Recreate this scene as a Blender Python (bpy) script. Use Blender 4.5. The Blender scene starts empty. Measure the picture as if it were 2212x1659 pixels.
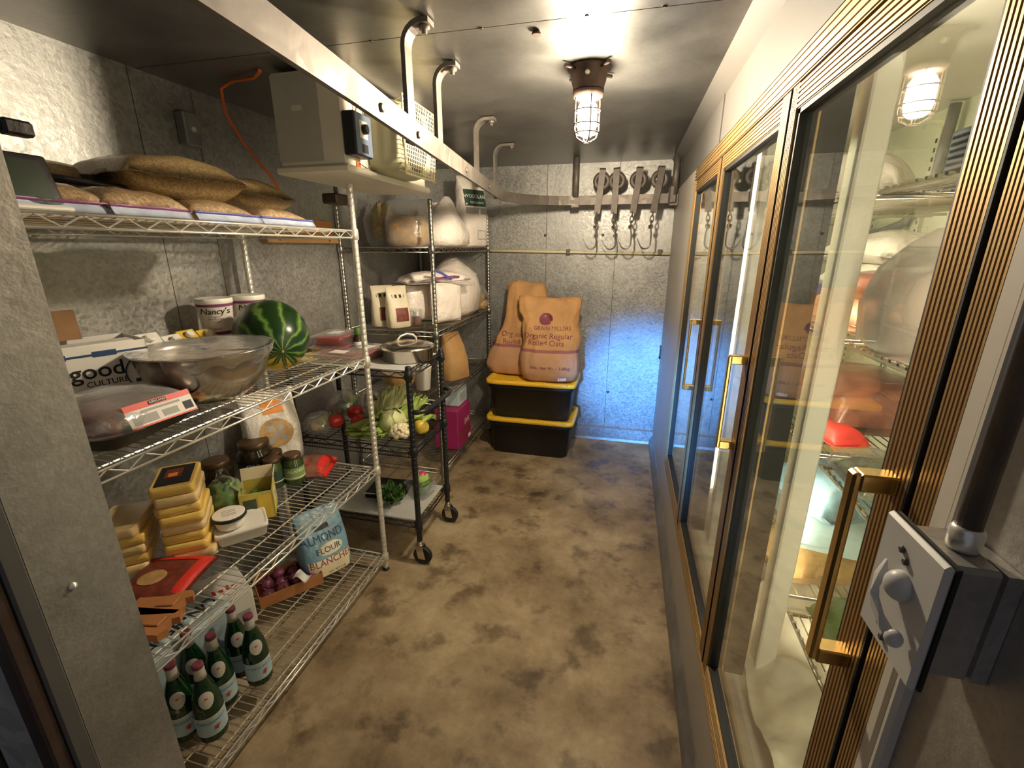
import bpy, math, random
from mathutils import Vector, Matrix, noise
from mathutils.bvhtree import BVHTree

R = math.radians
PI = math.pi
SC = bpy.context.scene
COL = SC.collection
random.seed(7)

# ------------------------------------------------------------------ camera, light, exposure
cam_d = bpy.data.cameras.new('camera')
cam = bpy.data.objects.new('camera', cam_d)
COL.objects.link(cam)
cam_d.sensor_width = 36
cam_d.lens = 36 * 972 / 2212
cam_d.clip_start = 0.02
cam.location = (0, 0, 1.6)
cam.rotation_euler = (R(90 - 16.9), 0, R(13.79))
SC.camera = cam

SC.view_settings.view_transform = 'Standard'
SC.view_settings.look = 'None'
SC.view_settings.gamma = 1
SC.view_settings.use_curve_mapping = False
SC.view_settings.exposure = 0.0

world = bpy.data.worlds.new('world')
SC.world = world
world.use_nodes = True
bg = world.node_tree.nodes['Background']
bg.inputs[0].default_value = (0.80, 0.84, 1.0, 1)
bg.inputs[1].default_value = 0.20

LAMP_COLOR = (1.0, 0.86, 0.66)
LAMP_STRENGTH = 1550.0
# cold daylight that falls in through the open doorway behind the viewer
dl = bpy.data.lights.new('doorway_daylight', 'SPOT')
dl.energy = 4300
dl.color = (0.09, 0.36, 1.0)
dl.spot_size = R(13)
dl.spot_blend = 1.0
dl.shadow_soft_size = 0.12
dlo = bpy.data.objects.new('doorway_daylight', dl)
COL.objects.link(dlo)
dlo.location = (-.42, -2.0, 1.45)
dlo.rotation_euler = (Vector((0.18, 3.71, 0.46)) - dlo.location).to_track_quat('-Z', 'Y').to_euler()

# ------------------------------------------------------------------ materials
def nodes_of(name):
    m = bpy.data.materials.new(name)
    m.use_nodes = True
    nt = m.node_tree
    b = nt.nodes['Principled BSDF']
    return m, nt, b

def setin(b, k, v):
    if k in b.inputs:
        b.inputs[k].default_value = v

def c4(c):
    return (c[0], c[1], c[2], 1)

def coords(nt, which='Object'):
    t = nt.nodes.new('ShaderNodeTexCoord')
    return t.outputs[which]

def noise_node(nt, vec, scale, detail=4, rough=.6):
    n = nt.nodes.new('ShaderNodeTexNoise')
    n.inputs['Scale'].default_value = scale
    n.inputs['Detail'].default_value = detail
    n.inputs['Roughness'].default_value = rough
    nt.links.new(vec, n.inputs['Vector'])
    return n

def ramp(nt, fac, stops):
    r = nt.nodes.new('ShaderNodeValToRGB')
    e = r.color_ramp.elements
    while len(e) < len(stops):
        e.new(0.5)
    for i, (p, c) in enumerate(stops):
        e[i].position = p
        e[i].color = c4(c) if len(c) == 3 else c
    nt.links.new(fac, r.inputs[0])
    return r

def mixc(nt, fac, a, b, mode='MIX'):
    m = nt.nodes.new('ShaderNodeMix')
    m.data_type = 'RGBA'
    m.blend_type = mode
    for s, v in ((0, fac), (6, a), (7, b)):
        if isinstance(v, (int, float)):
            m.inputs[s].default_value = v
        elif isinstance(v, tuple):
            m.inputs[s].default_value = c4(v)
        else:
            nt.links.new(v, m.inputs[s])
    return m.outputs[2]

def bump(nt, b, height, strength, dist=.01):
    n = nt.nodes.new('ShaderNodeBump')
    n.inputs['Strength'].default_value = strength
    n.inputs['Distance'].default_value = dist
    nt.links.new(height, n.inputs['Height'])
    nt.links.new(n.outputs[0], b.inputs['Normal'])

def mat(name, col, rough=.5, metal=0., var=0., vscale=8., bmp=0., bscale=40., trans=0., alpha=1., spec=None, coat=0., sub=0.):
    m, nt, b = nodes_of(name)
    setin(b, 'Roughness', rough)
    setin(b, 'Metallic', metal)
    setin(b, 'Transmission Weight', trans)
    setin(b, 'Coat Weight', coat)
    if spec is not None:
        setin(b, 'Specular IOR Level', spec)
    if sub:
        setin(b, 'Subsurface Weight', sub)
    v = coords(nt)
    n = noise_node(nt, v, vscale)
    d = tuple(max(0, x * (1 - var)) for x in col)
    u = tuple(min(1, x * (1 + var * .5)) for x in col)
    r = ramp(nt, n.outputs[0], [(.3, d), (.7, u)])
    nt.links.new(r.outputs[0], b.inputs['Base Color'])
    if bmp:
        n2 = noise_node(nt, v, bscale, 3)
        bump(nt, b, n2.outputs[0], bmp, .02 if bscale < 20 else .01)
    return m

def galvanized(name, col, rough=.38, metal=.85, scale=22., bmp=.25, stain=.35, spangle=.09):
    """zinc coated sheet: crystalline spangle, cloudy wear, slightly uneven sheet"""
    m, nt, b = nodes_of(name)
    v = coords(nt)
    vo = nt.nodes.new('ShaderNodeTexVoronoi')
    vo.inputs['Scale'].default_value = scale * 2.2
    nz = noise_node(nt, v, scale, 3)
    dv = nt.nodes.new('ShaderNodeVectorMath')
    dv.operation = 'MULTIPLY_ADD'
    nt.links.new(nz.outputs['Color'], dv.inputs[0])
    dv.inputs[1].default_value = (.45 / scale,) * 3
    nt.links.new(v, dv.inputs[2])
    nt.links.new(dv.outputs[0], vo.inputs['Vector'])
    bw = nt.nodes.new('ShaderNodeRGBToBW')
    nt.links.new(vo.outputs['Color'], bw.inputs[0])
    cl = noise_node(nt, v, 2.3, 6, .65)
    r1 = ramp(nt, bw.outputs[0], [(.2, tuple(x * (1 - spangle) for x in col)), (.8, tuple(min(1, x * (1 + spangle)) for x in col))])
    r2 = ramp(nt, cl.outputs[0], [(.30, (1 - stain,) * 3), (.62, (1, 1, 1))])
    c = mixc(nt, 1.0, r1.outputs[0], r2.outputs[0], 'MULTIPLY')
    nt.links.new(c, b.inputs['Base Color'])
    setin(b, 'Metallic', metal)
    rr = nt.nodes.new('ShaderNodeMapRange')
    rr.inputs[3].default_value = rough - .09
    rr.inputs[4].default_value = rough + .14
    nt.links.new((bw if spangle > .06 else cl).outputs[0], rr.inputs[0])
    nt.links.new(rr.outputs[0], b.inputs['Roughness'])
    bump(nt, b, nz.outputs[0], bmp, .01)
    return m

def schlick(nt, r0=.04, extra=0.):
    """mirror share of a thin sheet by viewing angle, the same from either side"""
    lw = nt.nodes.new('ShaderNodeLayerWeight')
    lw.inputs[0].default_value = .5
    pw = nt.nodes.new('ShaderNodeMath'); pw.operation = 'POWER'; pw.inputs[1].default_value = 4.2
    nt.links.new(lw.outputs['Facing'], pw.inputs[0])
    ml = nt.nodes.new('ShaderNodeMath'); ml.operation = 'MULTIPLY_ADD'; ml.use_clamp = True
    ml.inputs[1].default_value = 1 - r0; ml.inputs[2].default_value = r0 + extra
    nt.links.new(pw.outputs[0], ml.inputs[0])
    return ml.outputs[0]

def film(name, tint=(1, 1, 1), clear=.7, rough=.12, white=.25, body=(.8, .8, .8)):
    """clear plastic: lets light through, glints at its folds, faintly milky"""
    m, nt, b = nodes_of(name)
    nt.nodes.remove(b)
    out = nt.nodes['Material Output']
    tr = nt.nodes.new('ShaderNodeBsdfTransparent')
    tr.inputs[0].default_value = c4(tint)
    gl = nt.nodes.new('ShaderNodeBsdfGlossy')
    gl.inputs['Roughness'].default_value = rough
    gl.inputs[0].default_value = (.9, .9, .9, 1)
    df = nt.nodes.new('ShaderNodeBsdfDiffuse')
    df.inputs[0].default_value = c4(body)
    m1 = nt.nodes.new('ShaderNodeMixShader')
    m1.inputs[0].default_value = white
    nt.links.new(gl.outputs[0], m1.inputs[1])
    nt.links.new(df.outputs[0], m1.inputs[2])
    m2 = nt.nodes.new('ShaderNodeMixShader')
    nt.links.new(schlick(nt, .04, (1 - clear) * .8), m2.inputs[0])
    nt.links.new(tr.outputs[0], m2.inputs[1])
    nt.links.new(m1.outputs[0], m2.inputs[2])
    v = coords(nt)
    n = noise_node(nt, v, 26, 3)
    bm = nt.nodes.new('ShaderNodeBump')
    bm.inputs['Strength'].default_value = .5
    bm.inputs['Distance'].default_value = .01
    nt.links.new(n.outputs[0], bm.inputs['Height'])
    nt.links.new(bm.outputs[0], gl.inputs['Normal'])
    nt.links.new(m2.outputs[0], out.inputs[0])
    return m

def pane_mat(name, tint=(.86, .90, .86), boost=.05):
    m, nt, b = nodes_of(name)
    nt.nodes.remove(b)
    out = nt.nodes['Material Output']
    tr = nt.nodes.new('ShaderNodeBsdfTransparent')
    tr.inputs[0].default_value = c4(tint)
    gl = nt.nodes.new('ShaderNodeBsdfGlossy')
    gl.inputs['Roughness'].default_value = 0.0
    gl.inputs[0].default_value = (1, 1, 1, 1)
    ms = nt.nodes.new('ShaderNodeMixShader')
    nt.links.new(schlick(nt, .04, boost), ms.inputs[0])
    nt.links.new(tr.outputs[0], ms.inputs[1])
    nt.links.new(gl.outputs[0], ms.inputs[2])
    nt.links.new(ms.outputs[0], out.inputs[0])
    return m

def emit_mat(name, col, s):
    m, nt, b = nodes_of(name)
    setin(b, 'Base Color', (1, 1, 1, 1))
    b.inputs['Emission Color'].default_value = c4(col)
    b.inputs['Emission Strength'].default_value = s
    return m

def concrete():
    m, nt, b = nodes_of('stained_concrete')
    v = coords(nt)
    a = noise_node(nt, v, 1.7, 8, .68)
    bnz = noise_node(nt, v, 5.5, 6, .6)
    f = noise_node(nt, v, 38, 4, .7)
    base = ramp(nt, a.outputs[0], [(.32, (.11, .074, .038)), (.44, (.27, .19, .105)), (.56, (.41, .31, .185)), (.70, (.54, .44, .29))])
    st = ramp(nt, bnz.outputs[0], [(.36, (.30, .25, .20)), (.47, (1, 1, 1))])
    c = mixc(nt, .75, base.outputs[0], st.outputs[0], 'MULTIPLY')
    sp = ramp(nt, f.outputs[0], [(.3, (.8, .78, .75)), (.6, (1.0, 1.0, 1.0))])
    c = mixc(nt, .6, c, sp.outputs[0], 'MULTIPLY')
    nt.links.new(c, b.inputs['Base Color'])
    rr = ramp(nt, bnz.outputs[0], [(.3, (.5,) * 3), (.7, (.75,) * 3)])
    nt.links.new(rr.outputs[0], b.inputs['Roughness'])
    bump(nt, b, f.outputs[0], .12, .006)
    return m

def paper_sack(name, col, bands=(), bmp=.5):
    """brown kraft paper with printed bands at given heights of the sack"""
    m, nt, b = nodes_of(name)
    v = coords(nt)
    n = noise_node(nt, v, 7, 5)
    r = ramp(nt, n.outputs[0], [(.3, tuple(x * .78 for x in col)), (.7, tuple(min(1, x * 1.12) for x in col))])
    c = r.outputs[0]
    sx = nt.nodes.new('ShaderNodeSeparateXYZ')
    nt.links.new(v, sx.inputs[0])
    for z0, z1, bc, amt in bands:
        g = nt.nodes.new('ShaderNodeMath'); g.operation = 'GREATER_THAN'; g.inputs[1].default_value = z0
        l = nt.nodes.new('ShaderNodeMath'); l.operation = 'LESS_THAN'; l.inputs[1].default_value = z1
        p = nt.nodes.new('ShaderNodeMath'); p.operation = 'MULTIPLY'
        q = nt.nodes.new('ShaderNodeMath'); q.operation = 'MULTIPLY'; q.inputs[1].default_value = amt
        nt.links.new(sx.outputs[2], g.inputs[0]); nt.links.new(sx.outputs[2], l.inputs[0])
        nt.links.new(g.outputs[0], p.inputs[0]); nt.links.new(l.outputs[0], p.inputs[1])
        nt.links.new(p.outputs[0], q.inputs[0])
        c = mixc(nt, q.outputs[0], c, bc)
    nt.links.new(c, b.inputs['Base Color'])
    setin(b, 'Roughness', .7)
    vo = nt.nodes.new('ShaderNodeTexVoronoi')
    vo.inputs['Scale'].default_value = 9
    nt.links.new(v, vo.inputs['Vector'])
    bump(nt, b, vo.outputs[0], bmp, .012)
    return m

def melon_mat():
    m, nt, b = nodes_of('watermelon_rind')
    v = coords(nt)
    n = noise_node(nt, v, 11, 5)
    s = nt.nodes.new('ShaderNodeSeparateXYZ')
    nt.links.new(v, s.inputs[0])
    at = nt.nodes.new('ShaderNodeMath'); at.operation = 'ARCTAN2'
    nt.links.new(s.outputs[1], at.inputs[0]); nt.links.new(s.outputs[2], at.inputs[1])
    mu = nt.nodes.new('ShaderNodeMath'); mu.operation = 'MULTIPLY'; mu.inputs[1].default_value = 11
    nt.links.new(at.outputs[0], mu.inputs[0])
    nm = nt.nodes.new('ShaderNodeMath'); nm.operation = 'MULTIPLY_ADD'; nm.inputs[1].default_value = 7.5
    nt.links.new(n.outputs[0], nm.inputs[0]); nt.links.new(mu.outputs[0], nm.inputs[2])
    sn = nt.nodes.new('ShaderNodeMath'); sn.operation = 'SINE'
    nt.links.new(nm.outputs[0], sn.inputs[0])
    r = ramp(nt, sn.outputs[0], [(.0, (.008, .030, .006)), (.45, (.014, .05, .010)), (.78, (.05, .12, .022)), (1, (.13, .23, .045))])
    # pale yellow patch where the fruit lay on the ground (underside)
    z = nt.nodes.new('ShaderNodeMapRange')
    z.inputs[1].default_value = -.040; z.inputs[2].default_value = -.066
    z.inputs[3].default_value = 0; z.inputs[4].default_value = 1
    ad = nt.nodes.new('ShaderNodeMath'); ad.operation = 'MULTIPLY_ADD'; ad.inputs[1].default_value = .03
    nt.links.new(sn.outputs[0], ad.inputs[0]); nt.links.new(s.outputs[2], ad.inputs[2])
    nt.links.new(ad.outputs[0], z.inputs[0])
    c = mixc(nt, z.outputs[0], r.outputs[0], (.62, .40, .05))
    nt.links.new(c, b.inputs['Base Color'])
    setin(b, 'Roughness', .28)
    return m

def oat_bag_mat(name, a, b_, scale=210):
    m, nt, b = nodes_of(name)
    v = coords(nt)
    vo = nt.nodes.new('ShaderNodeTexVoronoi')
    vo.inputs['Scale'].default_value = scale
    nt.links.new(v, vo.inputs['Vector'])
    bw = nt.nodes.new('ShaderNodeRGBToBW')
    nt.links.new(vo.outputs['Color'], bw.inputs[0])
    r = ramp(nt, bw.outputs[0], [(.2, a), (.8, b_)])
    nt.links.new(r.outputs[0], b.inputs['Base Color'])
    setin(b, 'Roughness', .5)
    setin(b, 'Coat Weight', .6)
    setin(b, 'Coat Roughness', .15)
    n = noise_node(nt, v, 12, 3)
    mx = nt.nodes.new('ShaderNodeMath'); mx.operation = 'MULTIPLY_ADD'; mx.inputs[1].default_value = .25
    nt.links.new(bw.outputs[0], mx.inputs[0]); nt.links.new(n.outputs[0], mx.inputs[2])
    bump(nt, b, mx.outputs[0], .35, .012)
    return m

M = {}
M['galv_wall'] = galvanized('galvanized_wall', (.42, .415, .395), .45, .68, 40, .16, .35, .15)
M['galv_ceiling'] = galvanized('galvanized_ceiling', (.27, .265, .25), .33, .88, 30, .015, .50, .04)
M['galv_jamb'] = galvanized('galvanized_jamb', (.42, .40, .37), .46, .55, 55, .14, .50, .06)
M['galv_dark'] = galvanized('galvanized_dark', (.36, .36, .35), .5, .6, 12, .3, .5)
M['rail'] = galvanized('rail_zinc', (.20, .172, .148), .5, .45, 14, .12, .5, .08)
M['concrete'] = concrete()
M['seam'] = mat('seam_dark', (.05, .045, .04), .8)
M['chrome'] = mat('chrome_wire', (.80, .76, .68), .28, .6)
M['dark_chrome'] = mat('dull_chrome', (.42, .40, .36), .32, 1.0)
M['black_wire'] = mat('black_epoxy_wire', (.012, .012, .012), .35, 0)
M['steel'] = mat('brushed_steel', (.66, .62, .55), .22, 1.0, .12, 30)
M['hook_steel'] = mat('hook_steel', (.13, .108, .092), .5, .35, .3, 20)
M['hook_dark'] = mat('polished_hook', (.20, .17, .15), .3, .9, .2, 20)
M['cast_brown'] = mat('cast_brown_metal', (.085, .055, .045), .5, .5, .3, 20)
M['gold'] = mat('bronze_anodized', (.43, .285, .125), .46, .75, .12, 6)
M['bright_gold'] = mat('bright_gold_metal', (.78, .56, .22), .26, 1.0, .1, 20)
M['gasket'] = mat('black_rubber', (.006, .006, .006), .6)
M['pane'] = pane_mat('door_glass')
M['white_paint'] = mat('white_paint', (.62, .58, .51), .5, 0, .1, 4)
M['header_paint'] = galvanized('header_sheet', (.10, .093, .085), .6, .1, 30, .0, .12, .0)  # header colour kept darker than its real tone, offsetting the near lamp's glare
M['base_paint'] = mat('base_paint', (.40, .37, .325), .5, 0, .1, 4)
M['white_plastic'] = mat('white_plastic', (.80, .77, .70), .4)
M['pale_plastic'] = mat('pale_plastic', (.55, .54, .52), .4, 0, .08, 5)
M['freezer_wall'] = mat('freezer_wall', (.62, .64, .48), .5, .1, .16, 3, .1, 6)
M['black_plastic'] = mat('black_plastic', (.010, .010, .011), .45, 0, .2, 10, .15, 60)
M['yellow_plastic'] = mat('yellow_plastic', (.85, .50, .03), .42, 0, .06, 6)
M['red_plastic'] = mat('red_plastic', (.62, .03, .02), .4)
M['unit_white'] = mat('evaporator_white', (.62, .57, .47), .5, 0, .08, 3)
M['unit_grey'] = mat('evaporator_grey', (.40, .38, .33), .5, .1, .1, 3)
M['olive'] = mat('fan_housing_olive', (.38, .36, .23), .45, 0, .06, 4)
M['cream'] = mat('cream_wire', (.80, .70, .45), .45)
M['dark'] = mat('dark_void', (.012, .011, .010), .8)
M['orange'] = mat('orange_cord', (.55, .11, .02), .6)
M['screen'] = mat('screen_green', (.035, .06, .038), .25, 0, .3, 12)
M['white_card'] = mat('white_card', (.80, .77, .72), .6, 0, .05, 10)
M['brown_card'] = mat('brown_cardboard', (.33, .18, .085), .75, 0, .15, 12)
M['navy'] = mat('navy_print', (.02, .055, .16), .5)
M['ink'] = mat('black_ink', (.012, .012, .016), .6)
M['red_ink'] = mat('red_ink', (.55, .03, .02), .5)
M['grey_ink'] = mat('grey_ink', (.36, .35, .34), .6)
M['purple_ink'] = mat('purple_ink', (.20, .035, .13), .6)
M['maroon_ink'] = mat('maroon_ink', (.20, .04, .07), .65)
M['film'] = film('clear_film', clear=.66, white=.4)
M['film_thin'] = film('thin_film', clear=.93, white=.2, rough=.08)
M['film_milky'] = film('milky_film', clear=.45, white=.75, body=(.85, .82, .78))
M['clam'] = film('clamshell_plastic', clear=.72, white=.25, rough=.1)
M['melon'] = melon_mat()
M['grain'] = oat_bag_mat('grain_in_bag', (.38, .24, .12), (.66, .46, .27))
M['grain_dark'] = oat_bag_mat('brown_grain_in_bag', (.30, .20, .08), (.52, .37, .18), 240)
M['flour'] = mat('flour_in_bag', (.86, .77, .71), .45, 0, .06, 6, .9, 14, coat=.4)
M['white_bag'] = mat('white_sack', (.80, .73, .67), .55, 0, .06, 6, .9, 13)
M['tub'] = mat('white_tub', (.80, .74, .68), .45)
M['kraft_a'] = paper_sack('oat_sack_paper', (.52, .275, .105), ((.225, .248, (.22, .04, .10), .7), (.0, .225, (.52, .30, .20), .55)))
M['kraft'] = paper_sack('kraft_paper', (.46, .26, .10))
M['butter'] = mat('yellow_cheese_wrap', (.86, .58, .14), .35, 0, .14, 9, .3, 25, coat=.5)
M['butter_pale'] = mat('pale_cheese_wrap', (.84, .62, .30), .35, 0, .14, 9, .3, 25, coat=.5)
M['bottle'] = mat('green_bottle_glass', (.004, .035, .010), .06, 0, .2, 5, spec=.7)
M['blue_label'] = mat('pale_blue_label', (.46, .62, .66), .5, 0, .08, 10)
M['silver'] = mat('silver_label', (.70, .68, .62), .35, .3)
M['pale_blue'] = mat('pale_blue_card', (.42, .52, .56), .5, 0, .15, 10)
M['lettuce'] = mat('lettuce_leaf', (.40, .52, .12), .45, 0, .45, 9, .4, 25)
M['lettuce_pale'] = mat('pale_cabbage', (.66, .68, .33), .42, 0, .25, 8, .4, 22)
M['leaf_dark'] = mat('dark_leaf', (.09, .20, .035), .5, 0, .5, 12, .4, 30)
M['leaf_yellow'] = mat('yellow_pepper', (.75, .52, .06), .3, 0, .15, 8)
M['pepper_red'] = mat('red_pepper', (.55, .03, .03), .25, 0, .25, 8)
M['purple_onion'] = mat('purple_onion', (.20, .045, .09), .35, 0, .5, 12)
M['meat'] = mat('red_meat', (.42, .08, .05), .35, 0, .5, 22, .3, 40, coat=.4)
M['meat_pale'] = mat('pale_meat', (.60, .30, .20), .35, 0, .4, 14, .4, 25, coat=.5)
M['meat_dark'] = mat('dark_meat', (.24, .09, .06), .35, 0, .5, 18, .4, 25, coat=.5)
M['berry'] = mat('red_berries', (.40, .02, .02), .25, 0, .5, 45, .6, 60)
M['jar_green'] = mat('pickle_jar_glass', (.045, .075, .018), .08, 0, .5, 18, spec=.6)
M['jar_dark'] = mat('dark_olive_jar_glass', (.030, .022, .008), .07, 0, .6, 26, spec=.6)
M['lid_brown'] = mat('brown_jar_lid', (.12, .07, .035), .35, .6)
M['green_label'] = mat('green_label', (.20, .28, .09), .5)
M['green_print'] = mat('dark_green_print', (.02, .05, .03), .6)
M['box_yellow'] = mat('yellow_green_box', (.58, .48, .10), .5, 0, .18, 12)
M['blue_bag'] = mat('blue_flour_bag', (.20, .36, .46), .4, 0, .2, 9, .4, 14, coat=.3)
M['cream_card'] = mat('cream_print', (.80, .68, .46), .5, 0, .06, 8)
M['magenta'] = mat('magenta_card', (.30, .015, .10), .5, 0, .15, 8)
M['magenta_bright'] = mat('magenta_radish', (.60, .03, .25), .35)
M['tray_brown'] = mat('brown_tray', (.42, .17, .06), .6, 0, .15, 10)
M['blue_grey'] = mat('blue_grey_box', (.10, .13, .20), .4)
M['coffee_bag'] = mat('cream_bag', (.74, .66, .48), .45, 0, .1, 8, .3, 16)
M['photo_brown'] = mat('dark_red_print', (.20, .04, .025), .5, 0, .5, 40)
M['tan_food'] = mat('tan_food', (.55, .33, .13), .5, 0, .4, 18, .6, 22, coat=.3)
M['herb'] = mat('dried_herb', (.30, .22, .07), .7, 0, .5, 40, .8, 60)
M['rubber_wheel'] = mat('wheel_rubber', (.012, .012, .012), .55)
M['glow'] = emit_mat('lamp_glow', LAMP_COLOR, LAMP_STRENGTH)
M['fill_tube_glow'] = emit_mat('fill_tube_glow', (1.0, .84, .62), 60.0)  # glow of the tubes added to brighten the cooler inside
M['jar'] = pane_mat('lamp_jar_glass', (.97, .95, .9), .02)
M['blue_door'] = mat('dark_blue_door', (.04, .07, .13), .35, .3, .5, 8)
M['orange_print'] = mat('orange_print', (.80, .26, .03), .5)
M['white_sheet'] = mat('white_plastic_sheet', (.78, .72, .60), .35, 0, .08, 6, .5, 9, coat=.4)
M['label_red'] = mat('label_red', (.68, .05, .04), .45)
M['skin_stain'] = mat('kraft_tag', (.78, .72, .66), .6)

# ------------------------------------------------------------------ mesh helpers
class MB:
    def __init__(s):
        s.V = []; s.F = []; s.S = []
    def add(s, vs, fs, smooth=False):
        o = len(s.V)
        s.V += [tuple(v) for v in vs]
        s.F += [tuple(i + o for i in f) for f in fs]
        s.S += [smooth] * len(fs)
        return s
    def box(s, x0, x1, y0, y1, z0, z1, bev=0.):
        if bev <= 0:
            vs = [(x0, y0, z0), (x1, y0, z0), (x1, y1, z0), (x0, y1, z0), (x0, y0, z1), (x1, y0, z1), (x1, y1, z1), (x0, y1, z1)]
            fs = [(0, 3, 2, 1), (4, 5, 6, 7), (0, 1, 5, 4), (1, 2, 6, 5), (2, 3, 7, 6), (3, 0, 4, 7)]
            return s.add(vs, fs)
        b = min(bev, (x1 - x0) / 2.01, (y1 - y0) / 2.01, (z1 - z0) / 2.01)
        cx, cy = (x0 + x1) / 2, (y0 + y1) / 2
        hx, hy = (x1 - x0) / 2, (y1 - y0) / 2
        rings = []
        for z, d in ((z0, b), (z0 + b, 0), (z1 - b, 0), (z1, b)):
            ring = []
            for sx, sy in ((1, 1), (-1, 1), (-1, -1), (1, -1)):
                ex, ey = cx + sx * (hx - d), cy + sy * (hy - d)
                a = (ex, ey - sy * (b if d == 0 else 0) * 1, z); c = (ex - sx * (b if d == 0 else 0) * 1, ey, z)
                ring += [a, c] if sx * sy > 0 else [c, a]
            rings.append(ring)
        return s.rings(rings, False, True)
    def rings(s, rings, smooth=True, caps=True, closed=True):
        n = len(rings[0]); vs = [p for r in rings for p in r]; fs = []
        for i in range(len(rings) - 1):
            for j in range(n if closed else n - 1):
                k = (j + 1) % n
                fs.append((i * n + j, i * n + k, (i + 1) * n + k, (i + 1) * n + j))
        s.add(vs, fs, smooth)
        if caps:
            o = len(s.V) - len(vs)
            s.F.append(tuple(o + j for j in reversed(range(n)))); s.S.append(False)
            s.F.append(tuple(o + (len(rings) - 1) * n + j for j in range(n))); s.S.append(False)
        return s
    def lathe(s, prof, n=24, c=(0, 0, 0), axis='z', caps=True, smooth=True):
        rings = []
        for r, h in prof:
            ring = []
            for j in range(n):
                a = 2 * PI * j / n
                p = (r * math.cos(a), r * math.sin(a), h)
                if axis == 'x': p = (p[2], p[0], p[1])
                elif axis == 'y': p = (p[1], p[2], p[0])
                ring.append((p[0] + c[0], p[1] + c[1], p[2] + c[2]))
            rings.append(ring)
        return s.rings(rings, smooth, caps)
    def tube(s, path, r, n=8, caps=True):
        P = [Vector(p) for p in path]; rings = []
        up = None
        for i, p in enumerate(P):
            d = (P[min(i + 1, len(P) - 1)] - P[max(i - 1, 0)]).normalized()
            if up is None:
                up = Vector((0, 0, 1)) if abs(d.z) < .9 else Vector((0, 1, 0))
            a = d.cross(up)
            if a.length < 1e-4:
                a = d.orthogonal()
            a.normalize(); b = a.cross(d).normalized(); up = b
            rr = r[i] if isinstance(r, (list, tuple)) else r
            rings.append([tuple(p + a * (rr * math.cos(2 * PI * j / n)) + b * (rr * math.sin(2 * PI * j / n))) for j in range(n)])
        return s.rings(rings, n > 5, caps)
    def strip(s, path, wvec, t):
        """flat bar swept along path: wide along wvec, t thick across"""
        P = [Vector(p) for p in path]; w = Vector(wvec); rings = []
        for i, p in enumerate(P):
            d = (P[min(i + 1, len(P) - 1)] - P[max(i - 1, 0)]).normalized()
            nn = d.cross(w.normalized()).normalized() * (t / 2)
            rings.append([tuple(p + w / 2 + nn), tuple(p - w / 2 + nn), tuple(p - w / 2 - nn), tuple(p + w / 2 - nn)])
        return s.rings(rings, False, True)
    def loft(s, levels, n=32, e=2., noise_amp=0., nf=6., seed=0., caps=True, smooth=True, noise_min=0, grow=0.):
        """levels of (z, rx, ry, cx, cy[, exponent]) superellipse rings"""
        rings = []
        for L in levels:
            z, rx, ry, cx, cy = L[:5]; ee = L[5] if len(L) > 5 else e
            ring = []
            for j in range(n):
                a = 2 * PI * j / n
                ca, sa = math.cos(a), math.sin(a)
                x = math.copysign(abs(ca) ** (2 / ee), ca); y = math.copysign(abs(sa) ** (2 / ee), sa)
                p = Vector((cx + rx * x, cy + ry * y, z))
                if noise_amp:
                    na = noise_amp * (1 + grow * (z - levels[0][0]) / max(1e-6, levels[-1][0] - levels[0][0]))
                    q = Vector((p.x * nf + seed, p.y * nf, p.z * nf * .8))
                    k = noise.noise(q) * na + (0.4 - abs(noise.noise(q * 1.9))) * na * (.6 + .6 * grow)
                    p += Vector((x, y, 0)) * k
                    if z > noise_min:
                        p.z += noise.noise(q + Vector((9, 3, 1))) * na * .6
                ring.append(tuple(p))
            rings.append(ring)
        return s.rings(rings, smooth, caps)
    def pillow(s, w, l, t, n=22, amp=.006, seed=0., nf=14., flat=True, crease=.5):
        """filled bag lying in XY: w along x, l along y, t thick; base rests at z=0 when flat"""
        def prof(x, y):
            return max(0., (1 - abs(x) ** 3.2) * (1 - abs(y) ** 3.2)) ** .52
        rows = []
        for sgn in (1, -1):
            g = []
            for i in range(n + 1):
                for j in range(n + 1):
                    x = -1 + 2 * i / n; y = -1 + 2 * j / n
                    pr = prof(x, y)
                    X = x * w / 2 * (1 - .07 * (1 - abs(y)) * 0 - .05 * (1 - y * y) * (abs(x) ** 4))
                    Y = y * l / 2 * (1 - .05 * (1 - x * x) * (abs(y) ** 4))
                    q = Vector((X * nf + seed, Y * nf + seed * .7, seed))
                    k = noise.noise(q) * amp + (.4 - abs(noise.noise(q * 2.1))) * amp * crease
                    edge = noise.noise(q * 1.3 + Vector((4, 4, 4))) * amp * .8
                    if flat:
                        base = t * .22 * (1 - min(1, pr * 1.6)) + .001
                        Z = (t * pr * .96 + k * min(1, pr * 2)) + t * .22 * (1 - pr) if sgn > 0 else base
                        Z += edge * (1 - min(1, pr * 3))
                        Z = max(Z, .0005)
                        if sgn > 0:
                            Z = max(Z, base + .0015)
                    else:
                        Z = sgn * (t / 2 * pr + k * min(1, pr * 2) + .0008) + edge * (1 - min(1, pr * 3))
                    g.append((X, Y, Z))
            rows.append(g)
        m = n + 1
        vs = rows[0] + rows[1]; fs = []
        for i in range(n):
            for j in range(n):
                a = i * m + j
                fs.append((a, a + m, a + m + 1, a + 1))
                b = m * m + a
                fs.append((b, b + 1, b + m + 1, b + m))
        o = m * m
        for i in range(n):
            fs.append((i * m, o + i * m, o + (i + 1) * m, (i + 1) * m)[::-1])
            fs.append((i * m + n, (i + 1) * m + n, o + (i + 1) * m + n, o + i * m + n)[::-1])
            fs.append((i, i + 1, o + i + 1, o + i)[::-1])
            fs.append((n * m + i, o + n * m + i, o + n * m + i + 1, n * m + i + 1)[::-1])
        return s.add(vs, fs, True)
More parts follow.
